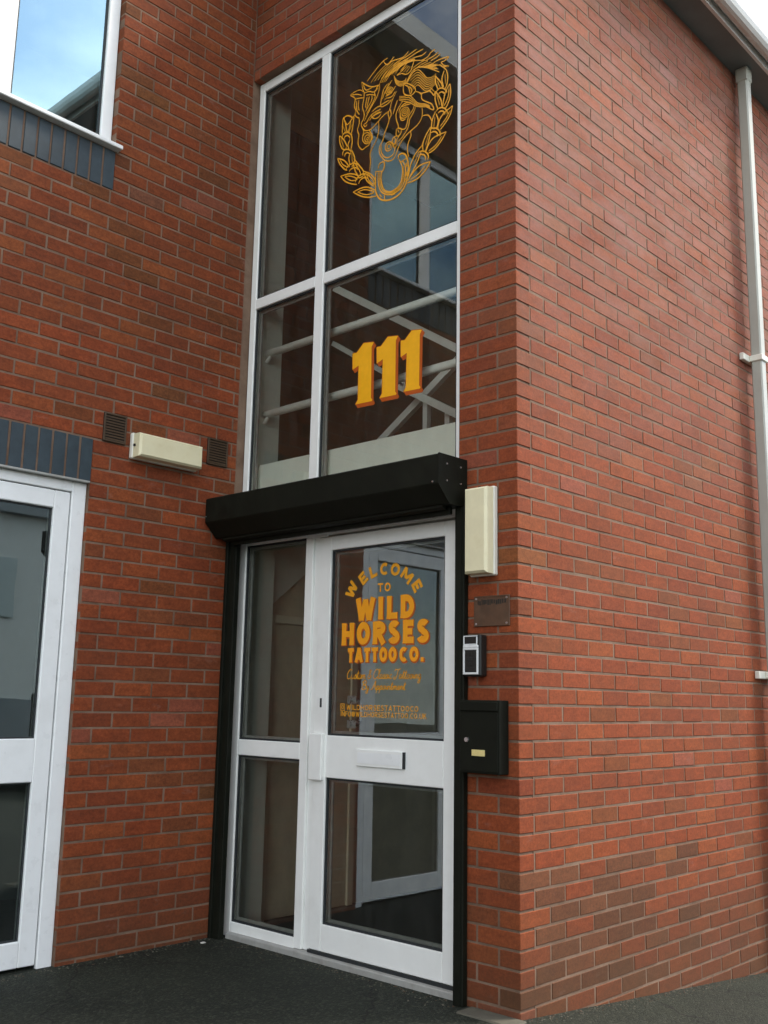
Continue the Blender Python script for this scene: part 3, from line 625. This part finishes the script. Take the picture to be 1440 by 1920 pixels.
VD = GX + .004 - .0010
def block(text, s0, s1, z0, z1, t, flare, outline):
    k = Ink(VD)
    if outline:
        word(k, text, s0, s1, z0, z1, t, 1, outline, (.0042, -.0046), flare); k.k += 40
    word(k, text, s0, s1, z0, z1, t, 0, 0, (0, 0), flare)
    return k.mb.build('lettering', ['vinyl_amber', 'vinyl_orange'], dr)
S = lambda y: 1.2 - y
block('WILD', S(1.040), S(.650), 1.599, 1.711, .27, .10, .009)
block('HORSES', S(1.138), S(.556), 1.479, 1.590, .27, .12, .009)
block('TATTOO', S(1.091), S(.760), 1.393, 1.464, .26, .10, .008)
block('CO.', S(.744), S(.588), 1.392, 1.462, .26, .10, .008)
block('TO', S(.893), S(.804), 1.734, 1.777, .21, .05, 0)
# WELCOME on an arc: every letter turned to the arc's radius
k = Ink(VD); t = .235; H, sw = .060, .088
cs, cz = S(.853), 1.628
for c, (yc, zc) in zip('WELCOME', ((1.074, 1.757), (.995, 1.810), (.928, 1.838), (.852, 1.846), (.777, 1.838), (.700, 1.802), (.636, 1.750))):
    w, strokes = glyph(c, t); s_ = S(yc); a = math.atan2(zc - cz, s_ - cs) - math.pi / 2; ca, sa = math.cos(a), math.sin(a)
    for stt in strokes:
        cl = bool(stt) and stt[0] == 'c'; q = stt[1][:-1] if cl else stt
        k.ribbon([(s_ + ((p[0] - w / 2) * sw) * ca - ((p[1] - .5) * H) * sa, zc + ((p[0] - w / 2) * sw) * sa + ((p[1] - .5) * H) * ca) for p in q], t * .066, 0, cl, flare=.06)
k.mb.build('lettering', 'vinyl_gold', dr)
# contact lines
def line(text, s0, s1, z0, z1, t):
    k = Ink(VD); word(k, text, s0, s1, z0, z1, t); return k.mb.build('lettering', 'vinyl_gold', dr)
k = Ink(VD); a0, a1 = S(1.134), 1.173
for rr, ww in ((.0155, .004),):
    k.ribbon([(a0 - .0 + .001, a1 - .0155), (a0 + .030, a1 - .0155), (a0 + .030, a1 + .0155), (a0 + .001, a1 + .0155)], ww, 0, True)
k.ribbon(arc(a0 + .0155, a1, .0075, .0075, 0, 340, 10), .0035, 0, True); k.ribbon([(a0 + .0225, a1 + .010), (a0 + .0255, a1 + .010)], .003)
k.mb.build('camera_icon', 'vinyl_gold', dr)
line('WILDHORSESTATTOOCO', S(1.092), S(.617), 1.160, 1.186, .165)
line('INFO@WILDHORSESTATTOO.CO.UK', S(1.131), S(.568), 1.128, 1.153, .155)
# script lines (joined hand, slanted)
SC = {
 'C': (.62, [[(.62, .86), (.50, 1.0), (.26, .92), (.08, .58), (.06, .22), (.24, .0), (.48, .08), (.66, .28)]]),
 'T': (.66, [[(.02, .78), (.14, .98), (.42, .90), (.74, 1.04)], [(.46, .93), (.40, .45), (.28, .04), (.10, -.06), (.02, .10), (.14, .20)]]),
 'B': (.62, [[(.22, .96), (.16, .40), (.06, .0)], [(.02, .80), (.24, 1.02), (.50, .96), (.50, .70), (.24, .54), (.54, .46), (.56, .14), (.30, -.02), (.10, .10)]]),
 'A': (.72, [[(.0, .10), (.10, -.02), (.26, .20), (.50, 1.0), (.54, .40), (.62, .02), (.74, .16)], [(.20, .40), (.62, .44)]]),
 '&': (.50, [[(.48, .06), (.20, .62), (.22, .92), (.38, .86), (.30, .60), (.06, .28), (.12, .02), (.34, .06), (.48, .38)]]),
 'u': (.42, [[(.0, .10), (.06, .44), (.06, .10), (.18, .0), (.30, .16), (.32, .44), (.31, .08), (.42, .08)]]),
 's': (.32, [[(.0, .06), (.16, .48), (.26, .20), (.16, .0), (.02, .06)], [(.16, .0), (.32, .10)]]),
 't': (.28, [[(.0, .08), (.16, .86), (.12, .14), (.20, .0), (.28, .10)], [(.02, .60), (.28, .62)]]),
 'o': (.38, [[(.0, .10), (.08, .34), (.20, .46), (.30, .30), (.24, .04), (.10, .02), (.06, .24), (.18, .44), (.38, .36)]]),
 'm': (.58, [[(.0, .08), (.08, .44), (.08, .0)], [(.08, .22), (.20, .44), (.26, .30), (.25, .0)], [(.25, .22), (.38, .44), (.44, .28), (.45, .04), (.58, .10)]]),
 'n': (.42, [[(.0, .08), (.08, .44), (.08, .0)], [(.08, .22), (.22, .44), (.29, .28), (.30, .04), (.42, .10)]]),
 'l': (.26, [[(.0, .08), (.18, .70), (.18, 1.0), (.08, .86), (.07, .20), (.14, .0), (.26, .10)]]),
 'a': (.40, [[(.28, .40), (.12, .44), (.04, .16), (.14, .0), (.27, .18), (.30, .44), (.29, .06), (.40, .10)]]),
 'i': (.22, [[(.0, .08), (.08, .44), (.08, .08), (.22, .10)], [(.10, .66), (.13, .70)]]),
 'c': (.32, [[(.28, .38), (.14, .46), (.04, .22), (.12, .0), (.32, .12)]]),
 'g': (.40, [[(.28, .40), (.12, .44), (.05, .18), (.14, .02), (.28, .20), (.30, .44), (.26, -.30), (.10, -.42), (.06, -.24), (.40, .10)]]),
 'y': (.40, [[(.0, .30), (.06, .44), (.08, .12), (.18, .02), (.28, .20), (.30, .44), (.26, -.28), (.10, -.42), (.06, -.22), (.40, .10)]]),
 'p': (.40, [[(.0, .08), (.10, .46), (.04, -.40)], [(.08, .26), (.22, .46), (.32, .26), (.22, .02), (.08, .08)], [(.22, .02), (.40, .10)]]),
 'e': (.32, [[(.0, .10), (.22, .26), (.16, .46), (.05, .24), (.12, .0), (.32, .12)]]),
 ' ': (.22, []),
}
def script(text, s0, s1, z0, H, w):
    W = sum(SC[c][0] for c in text); sx = (s1 - s0) / W; x = 0; k = Ink(VD)
    for c in text:
        for stt in SC[c][1]:
            k.ribbon(smooth([(s0 + (x + p[0] + .16 * p[1]) * sx, z0 + p[1] * H) for p in stt], 4), w, 0)
        x += SC[c][0]
    k.mb.build('lettering', 'vinyl_gold', dr)
script('Custom & Classic Tattooing', S(1.096), S(.603), 1.312, .046, .0042)
script('By Appointment', S(.991), S(.702), 1.260, .042, .0042)

# ================================================================== SIDE DOOR (white, in the set-back wall)
sdr = empty('side_door', (0, 0, 0)); sdr.parent = bld
fyd = L + .026
def ybar(mb, x0, x1, z0, z1, ya=fyd, dp=.06, bev=.004): mb.box(x0, x1, ya, ya + dp, z0, z1, bev)
FT, FB = jz(30) - .007, -.034
f = MB(); ybar(f, -1.000, -.9225, FB, FT); f.build('jamb', 'white_upvc', sdr)
f = MB(); ybar(f, -1.954, -1.880, FB, FT); f.build('jamb', 'white_upvc', sdr)
f = MB(); ybar(f, -1.8795, -1.0005, FT - .052, FT); f.build('head_frame', 'white_upvc', sdr)
yl = fyd + .006; x0, x1 = -1.874, -1.0055; gt, g1, g2, gb = 2.112, 1.003, .803, .100
f = MB(); ybar(f, -1.090, x1, FB + .02, FT - .057, yl); f.build('stile', 'white_upvc', sdr)
f = MB(); ybar(f, x0, -1.730, FB + .02, FT - .057, yl); f.build('stile', 'white_upvc', sdr)
f = MB(); ybar(f, -1.7295, -1.0905, gt, FT - .057, yl); f.build('top_rail', 'white_upvc', sdr)
f = MB(); ybar(f, -1.7295, -1.0905, g2, g1, yl); f.build('lock_rail', 'white_upvc', sdr)
f = MB(); ybar(f, -1.7295, -1.0905, FB + .02, gb, yl); f.build('bottom_rail', 'white_upvc', sdr)
MB().box(-1.88, -1.0, fyd + .015, fyd + .05, FB, FT - .05).box(-1.004, -1.001, fyd + .012, fyd + .05, FB, FT - .05).build('seal', 'gasket', sdr) if False else None
g = MB(); g.box(-1.0052, -1.0006, yl + .012, yl + .05, FB, FT - .052); g.box(-1.88, -1.0052, yl + .012, yl + .05, FT - .0568, FT - .0525); g.build('seal', 'gasket', sdr)
def ypane(parent, x0, x1, z0, z1, y, mat, gask=.008):
    MB().add([(x0, y, z0), (x1, y, z0), (x1, y, z1), (x0, y, z1)], [(0, 1, 2, 3)]).build('pane', mat, parent, fix=False)
    g = MB(); ya, yb = y - .006, y + .004
    g.box(x0, x1, ya, yb, z0, z0 + gask); g.box(x0, x1, ya, yb, z1 - gask, z1); g.box(x0, x0 + gask, ya, yb, z0 + gask, z1 - gask); g.box(x1 - gask, x1, ya, yb, z0 + gask, z1 - gask)
    g.build('gasket', 'gasket', parent)
ypane(sdr, -1.730, -1.090, g1, gt, yl + .022, 'glass_side'); ypane(sdr, -1.730, -1.090, gb, g2, yl + .022, 'glass_side')
MB().box(-1.955, -.90, L - .055, L + .09, -.06, FB - .001, .004).build('threshold', 'grey_trim', sdr)

# ================================================================== UPPER WINDOW (set-back wall)
uw = empty('upper_window', (0, 0, 0)); uw.parent = bld
fyw = L + .045; zb_, zt_ = jz(54) + .028, 5.215
f = MB(); ybar(f, -.985, -.918, zb_, zt_, fyw); f.build('jamb', 'white_upvc', uw)
f = MB(); ybar(f, -2.296, -2.23, zb_, zt_, fyw); f.build('jamb', 'white_upvc', uw)
f = MB(); ybar(f, -1.60, -1.495, zb_ + .045, zt_ - .066, fyw - .001); f.build('mullion', 'white_upvc', uw)
f = MB(); ybar(f, -2.2295, -.9855, zb_, zb_ + .044, fyw); f.build('bottom_rail', 'white_upvc', uw)
f = MB(); ybar(f, -2.2295, -.9855, zt_ - .065, zt_, fyw); f.build('head_frame', 'white_upvc', uw)
ypane(uw, -1.495, -.985, zb_ + .044, zt_ - .065, fyw + .022, 'glass_coated', .012); ypane(uw, -2.23, -1.60, zb_ + .044, zt_ - .065, fyw + .022, 'glass_coated', .012)
MB().box(-2.33, -.895, L - .045, L + .09, jz(54) + .002, jz(54) + .026, .004).build('window_sill', 'white_upvc', uw)

# ================================================================== THINGS FIXED TO THE WALLS
# ---- roller shutter
HY0, HY1 = .276, L - .006
rs = tag(empty('roller_shutter', (0, 1.1, 2.05)), 'black roller shutter housing with side rails over the glazed entrance door', 'roller shutter')
prof = [(-.003, 2.292), (-.198, 2.292), (-.203, 2.286), (-.203, 2.160), (-.199, 2.153), (-.128, 2.080), (-.122, 2.077), (-.003, 2.077)]
parts = [MB().prism(prof, lambda p: (p[0], HY0 + .006, p[1]), lambda p: (p[0], HY1, p[1])).build('housing', 'black_steel')]
parts.append(MB().prism([(x * 1.012 - (.001 if x < -.1 else 0), z + (.003 if z > 2.2 else -.003)) for x, z in prof], lambda p: (p[0], HY0, p[1]), lambda p: (p[0], HY0 + .0055, p[1])).build('end_plate', 'black_steel'))
parts.append(MB().prism([(-.118, 2.0765), (-.118, 2.066), (-.092, 2.058), (-.092, 2.0765)], lambda p: (p[0], HY0 + .05, p[1]), lambda p: (p[0], HY1 - .05, p[1])).build('lip', 'black_steel'))
parts.append(MB().box(-.072, -.050, .322, L - .075, 2.040, 2.0765, .003).build('bottom_slat', 'black_steel'))
for (a, b) in ((.268, .322), (L - .078, L - .004)):
    r = MB(); r.box(-.034, -.002, a, b, -.045, 2.0765, .003); r.box(-.0375, -.0345, a + .012, b - .012, -.045, 2.0765, .001)
    if a > 1: r.box(-.052, -.0345, b - .022, b, -.045, 2.0765, .002)
    parts.append(r.build('guide_rail', 'black_steel'))
for (x, z) in ((-.150, 2.252), (-.052, 2.252), (-.150, 2.176), (-.052, 2.176)):
    parts.append(MB().tube((x, HY0 + .001, z), (x, HY0 - .004, z), .0042, 8).build('rivet', 'silver'))
parts.append(MB().tube((-.202, HY0 + .035, 2.166), (-.2075, HY0 + .035, 2.166), .004, 8).build('rivet', 'silver'))
parts.append(MB().tube((-.202, HY1 - .006, 2.19), (-.2075, HY1 - .006, 2.19), .003, 8).build('rivet', 'silver'))
under(rs, *parts)

# ---- bulkhead lights
def bulkhead(label, rot, loc, w, h, d):
    t = tag(empty('bulkhead_light', loc), label, 'wall light', 'cream wall lights beside the entrance')
    mk = []
    mk.append(MB().box(-w / 2 - .006, w / 2 + .006, -.030, -.001, -h / 2 - .004, h / 2 + .004, .005).build('back_plate', 'white_plastic'))
    c = MB(); a = .012; z0, z1 = -h / 2, h / 2
    v = [(-w / 2, -.0305, z0), (w / 2, -.0305, z0), (w / 2, -.0305, z1), (-w / 2, -.0305, z1), (-w / 2 + .002, -d + .012, z0 + .002), (w / 2 - .002, -d + .012, z0 + .002), (w / 2 - .002, -d + .012, z1 - .002), (-w / 2 + .002, -d + .012, z1 - .002),
         (-w / 2 + a, -d, z0 + a), (w / 2 - a, -d, z0 + a), (w / 2 - a, -d, z1 - a), (-w / 2 + a, -d, z1 - a)]
    fcs = [(8, 9, 10, 11)] + [(i, (i + 1) % 4, (i + 1) % 4 + 4, i + 4) for i in range(4)] + [(i + 4, (i + 1) % 4 + 4, (i + 1) % 4 + 8, i + 8) for i in range(4)]
    c.add(v, fcs); mk.append(c.build('diffuser', 'cream_plastic'))
    mk.append(MB().box(-w / 2 - .0075, -w / 2 + .003, -.050, -.038, -.006, .006, .001).build('catch', 'brown_dark'))
    for o in mk: o.parent = t
    t.rotation_euler = rot; return t
bulkhead('cream plastic wall light fixed lengthwise between two brown vents', (0, 0, 0), (-.502, L, 2.494), .405, .128, .092)
bulkhead('cream plastic wall light fixed upright beside the black shutter rail', (0, math.radians(90), math.radians(-90)), (0, .172, 1.952), .385, .128, .082)

# ---- brown air vents
for i, (a, b, c, d) in enumerate(VENTS):
    t = tag(empty('air_vent', ((a + b) / 2, L, c)), ('square brown louvred vent in the brickwork next to the blue brick lintel', 'square brown louvred vent in the brickwork next to the tall window frame')[i], 'vent', 'brown wall vents')
    ps = [MB().box(a, b, L - .004, L - .001, c, d).build('back_plate', 'brown_dark')]
    f = MB(); e = .010
    f.box(a, a + e, L - .012, L - .0045, c, d, .002); f.box(b - e, b, L - .012, L - .0045, c, d, .002); f.box(a + e, b - e, L - .012, L - .0045, c, c + e, .002); f.box(a + e, b - e, L - .012, L - .0045, d - e, d, .002)
    ps.append(f.build('frame', 'brown_plastic'))
    n = 9; hh = (d - c - 2 * e) / n
    for k in range(n):
        z = c + e + k * hh
        ps.append(MB().prism([(L - .0115, z + .001), (L - .0095, z + .001), (L - .0045, z + hh * .8), (L - .0065, z + hh * .8)], lambda p: (a + e, p[0], p[1]), lambda p: (b - e, p[0], p[1])).build('louvre', 'brown_plastic'))
    under(t, *ps)

# ---- plaque
t = tag(empty('metal_plaque', (0, .137, 1.534)), 'small tarnished bronze plaque screwed to the brick pier above the door entry reader', 'plaque')
ps = [MB().box(-.006, -.0015, .040, .235, 1.534, 1.668, .002).build('plate', 'bronze')]
ps.append(MB().box(-.0075, -.0062, .042, .233, 1.536, 1.540).box(-.0075, -.0062, .042, .233, 1.662, 1.666).build('rim', 'bronze'))
e = MB(); y = .212; rr = random.Random(3)
while y > .062:
    w = rr.uniform(.004, .010); e.box(-.0068, -.0061, y - w, y, 1.630 + rr.uniform(-.003, .003), 1.650 + rr.uniform(-.004, .003)); y -= w + rr.uniform(.0015, .005)
ps.append(e.build('engraving', 'dark_engraving'))
for y in (.055, .220):
    for z in (1.546, 1.656): ps.append(MB().tube((-.006, y, z), (-.009, y, z), .0048, 10).build('screw', 'silver'))
under(t, *ps)

# ---- door entry reader
t = tag(empty('entry_reader', (0, .21, 1.318)), 'black door entry reader with a silver rim below the bronze plaque', 'entry reader')
ps = [MB().box(-.050, -.002, .163, .257, 1.318, 1.497, .006).build('body', 'black_plastic')]
def ring(mb, y0, y1, z0, z1, w, xa, xb):
    mb.box(xa, xb, y0, y1, z0, z0 + w, .0015); mb.box(xa, xb, y0, y1, z1 - w, z1, .0015); mb.box(xa, xb, y0, y0 + w, z0 + w, z1 - w, .0015); mb.box(xa, xb, y1 - w, y1, z0 + w, z1 - w, .0015)
r = MB(); ring(r, .172, .255, 1.326, 1.440, .009, -.0575, -.0505); r.box(-.0575, -.0505, .172, .255, 1.4405, 1.452, .002); ps.append(r.build('bezel', 'bezel_grey'))
r = MB(); ring(r, .178, .254, 1.4525, 1.493, .005, -.0565, -.0505); ps.append(r.build('bezel', 'bezel_grey'))
ps.append(MB().box(-.0545, -.0505, .1815, .2455, 1.3355, 1.4305, .002).build('keypad', 'black_plastic'))
for r_ in range(4):
    for c_ in range(3): ps.append(MB().box(-.0562, -.0546, .188 + c_ * .019, .188 + c_ * .019 + .014, 1.342 + r_ * .0215, 1.342 + r_ * .0215 + .015, .001).build('key', 'black_plastic'))
ps.append(MB().box(-.0535, -.0505, .1835, .2485, 1.458, 1.4875, .002).build('screen', 'black_plastic'))
under(t, *ps)

# ---- black letter box
t = tag(empty('letter_box', (0, .155, .914)), 'black steel letter box with a round lock on the brick pier beside the door', 'letter box')
ps = [MB().box(-.068, -.002, .050, .262, .914, 1.218, .003).build('body', 'black_steel')]
ps.append(MB().box(-.072, -.0685, .056, .256, .922, 1.165, .002).build('door', 'black_steel'))
ps.append(MB().box(-.076, -.0685, .056, .256, 1.172, 1.212, .003).build('flap', 'black_steel'))
ps.append(MB().tube((-.071, .2165, 1.052), (-.081, .2165, 1.052), .010, 14).build('lock', 'silver', smooth=False))
ps.append(MB().box(-.0745, -.0722, .122, .192, .986, 1.012, .0008).build('name_label', 'label_yellow'))
under(t, *ps)

# ---- rainwater pipe
t = tag(empty('downpipe', (2.51, -.06, -.3)), 'pale grey square rainwater pipe running down the long brick wall', 'drainpipe')
ps = []
r = MB(); r.box(2.476, 2.546, -.102, -.034, -.35, 5.35, .008); ps.append(r.build('pipe', 'pipe_grey'))
ps.append(MB().box(2.470, 2.552, -.108, -.028, 5.30, 5.3985, .006).build('outlet', 'pipe_grey'))
for z in (3.372, 1.398):
    r = MB(); r.box(2.380, 2.640, -.030, -.002, z - .022, z + .022, .003); r.box(2.466, 2.556, -.112, -.0305, z - .020, z + .020, .004); ps.append(r.build('bracket', 'white_plastic'))
under(t, *ps)

# ---- loose stones on the tarmac
def stone(loc, s, label, mat='pale_stone', group=None):
    mb = MB(); rr = random.Random(int(s * 1e5)); v = []; rings = [(-.5, .6), (-.15, 1), (.25, .85), (.5, .35)]
    for zz, rd in rings:
        for i in range(8): a = i * math.pi / 4; q = rd * rr.uniform(.75, 1.1); v.append((loc[0] + s * q * math.cos(a), loc[1] + s * .8 * q * math.sin(a), loc[2] + s * .45 * (zz + .45)))
    f = [(r_ * 8 + i, r_ * 8 + (i + 1) % 8, (r_ + 1) * 8 + (i + 1) % 8, (r_ + 1) * 8 + i) for r_ in range(3) for i in range(8)] + [tuple(range(8)), tuple(range(24, 32))]
    o = mb.add(v, f).build('loose_stone', mat); at(o, loc); tag(o, label, 'stone', group)
stone((-.135, 1.885, -.031), .017, 'small pale stone on the tarmac at the foot of the left shutter rail')
# concrete pad edge at the foot of the pier
kb = MB().box(-.110, -.002, -.035, .245, -.10, -.024, .006).build('concrete_pad', 'concrete'); at(kb, (-.06, .1, -.10)); tag(kb, 'low worn concrete pad at the foot of the brick pier', 'concrete pad')

# ================================================================== INSIDE, SEEN THROUGH THE GLASS
def room(name, mat, *boxes):
    mb = MB()
    for b in boxes: mb.box(*b)
    return structure(mb.build(name, mat))
room('interior_floor', 'carpet', (.15, 3.0, .10, 4.2, -.10, -.001))
room('interior_wall', 'inside_door', (.125, 2.6, 2.0, 2.08, -.05, 2.28))
room('interior_wall', 'inside_brown', (2.6, 2.7, .10, 4.2, -.05, 5.40), (.11, 2.6, .105, .18, -.05, 5.40))
room('interior_wall', 'inside_brown', (.35, 2.6, 2.75, 2.83, 2.30, 5.40), (.125, .35, 2.12, 2.83, 2.30, 5.40))
room('interior_pier', 'inside_white', (.125, .275, 1.925, 2.11, 2.29, 5.40))
room('interior_ceiling', 'inside_cream', (.11, 2.7, .10, 2.9, 5.402, 5.46))
room('interior_spandrel', 'inside_white', (.125, .185, .19, 1.920, 2.20, 2.535))
room('interior_landing', 'inside_cream', (1.25, 2.6, 1.25, 2.74, 2.29, 2.47), (1.6, 2.6, .19, 1.249, 2.29, 2.47))
room('interior_lining', 'inside_white', (.122, .29, 1.935, 1.9985, -.02, 2.19))
# cupboard door under the stairs, and sloping stair underside
idr = tag(empty('cupboard_door', (.65, 2.0, 0)), 'plain cream inner door behind the sidelight glass', 'door')
ps = [MB().box(.34, .98, 1.975, 1.9985, 0, 1.640, .003).build('leaf', 'inside_door')]
a = MB(); a.box(.293, .3385, 1.962, 1.9985, 0, 1.690, .003); a.box(.9815, 1.03, 1.962, 1.9985, 0, 1.690, .003); a.box(.339, .981, 1.962, 1.9985, 1.642, 1.690, .003); ps.append(a.build('architrave', 'inside_cream'))
ps.append(MB().tube((.40, 1.975, .98), (.40, 1.93, .98), .012).tube((.40, 1.935, .98), (.50, 1.935, .98), .009).build('handle', 'silver'))
under(idr, *ps)
sr = tag(empty('staircase', (.9, 1.5, 2.3)), 'grey railed staircase inside behind the tall entrance window', 'staircase')
ps = []
def railbar(x, a, b, w, name, mat='rail_grey', d=.035):
    a2, b2 = Vector(a), Vector(b); dd = (b2 - a2).normalized(); n = Vector((-dd.y, dd.x)) * w / 2
    poly = [a2 + n, b2 + n, b2 - n, a2 - n]
    ps.append(MB().prism([tuple(q) for q in poly], lambda p: (x, p[0], p[1]), lambda p: (x + d, p[0], p[1])).build(name, mat))
railbar(.80, (2.04, 3.885), (.86, 3.135), .045, 'handrail'); railbar(.90, (1.02, 3.235), (1.80, 2.735), .045, 'handrail')
railbar(.80, (1.45, 3.09), (.80, 2.715), .045, 'handrail'); railbar(.86, (.90, 2.88), (1.16, 2.70), .040, 'handrail')
railbar(.80, (2.04, 3.50), (1.40, 3.09), .030, 'handrail')
for y, z0, z1, x in ((1.27, 2.48, 2.97, .845), (1.10, 2.48, 2.87, .845)): railbar(x, (y, z0), (y, z1), .035, 'newel_post')
for z, a in ((3.222, .16), (2.848, .16)):
    ps.append(MB().tube((a, .20, z), (a, 1.922, z), .0225, 12).build('guard_rail', 'rail_grey', smooth=True)); ps.append(MB().tube((a, 1.89, z - .018), (a, 1.924, z - .05), .012, 8).build('rail_bracket', 'rail_grey'))
# plastered side of the flight, cut off along the slope
ps.append(MB().prism([(.292, 1.722), (.92, 2.225), (.92, 2.279), (.292, 2.279)], lambda p: (p[0], 1.984, p[1]), lambda p: (p[0], 1.9985, p[1])).build('stair_side', 'inside_white'))
under(sr, *ps)
# dark rooms behind the side door and upper window
room('back_room', 'back_green', (-3.2, -.15, 3.6, 3.7, -.1, 5.8), (-3.3, -3.2, L + .11, 3.7, -.1, 5.8), (-.15, -.05, L + .11, 3.7, -.1, 5.8), (-3.2, -.15, L + .11, 3.6, -.1, -.04), (-3.2, -.15, L + .11, 3.6, 2.7, 2.9), (-3.2, -.15, L + .11, 3.6, 5.6, 5.75))

# ================================================================== ACROSS THE YARD (seen only in reflections)
ob = tag(empty('industrial_unit', (3, -17, 0)), 'pale metal clad industrial unit across the yard, mirrored in the door glass', 'building')
ps = [MB().box(-10, 22, -24, -15, -.6, 5.2).build('wall', 'clad_pale')]
ps.append(MB().box(-10.3, 22.3, -24.2, -14.7, 5.2, 5.9).build('roof_edge', 'clad_grey'))
for i in range(9): ps.append(MB().box(-8.5 + i * 3.4, -6.3 + i * 3.4, -15.0, -14.94, 2.9, 4.2).build('window', 'clad_window'))
ps.append(MB().box(-10, 22, -14.99, -14.9, -.6, 1.1).build('plinth', 'clad_grey'))
under(ob, *ps)

# ---- grit and leaf crumbs gathered along the foot of the walls (uncountable)
gr = MB(); rr = random.Random(5)
def crumb(x, y, s):
    z = gz(x, y) + .001; a = rr.uniform(0, 6.28); q = [rr.uniform(.6, 1.2) for _ in range(5)]
    base = [(x + s * q[i] * math.cos(a + i * 1.257), y + s * q[i] * math.sin(a + i * 1.257), z) for i in range(5)]
    gr.add(base + [(x + rr.uniform(-.3, .3) * s, y + rr.uniform(-.3, .3) * s, z + s * rr.uniform(.35, .9))], [(i, (i + 1) % 5, 5) for i in range(5)] + [(4, 3, 2, 1, 0)], rr.choice((0, 0, 0, 1)))
for _ in range(320):
    d = abs(rr.gauss(0, .05)) + .004; crumb(rr.uniform(-1.9, -.05), L - d - .002, rr.uniform(.002, .0065))
for _ in range(260):
    d = abs(rr.gauss(0, .06)) + .004; crumb(.012 - d, rr.uniform(.30, 1.88), rr.uniform(.002, .0065))
for _ in range(420):
    d = abs(rr.gauss(0, .05)) + .004; crumb(rr.uniform(.0, 2.6), -d, rr.uniform(.002, .006))
for _ in range(200): crumb(rr.uniform(-1.9, .0), rr.uniform(.1, 1.9), rr.uniform(.0012, .003))
go = gr.build('grit', ['concrete', 'brown_plastic']); go['kind'] = 'stuff'; go['label'] = 'loose grit and leaf crumbs along the foot of the walls'; go['category'] = 'grit'
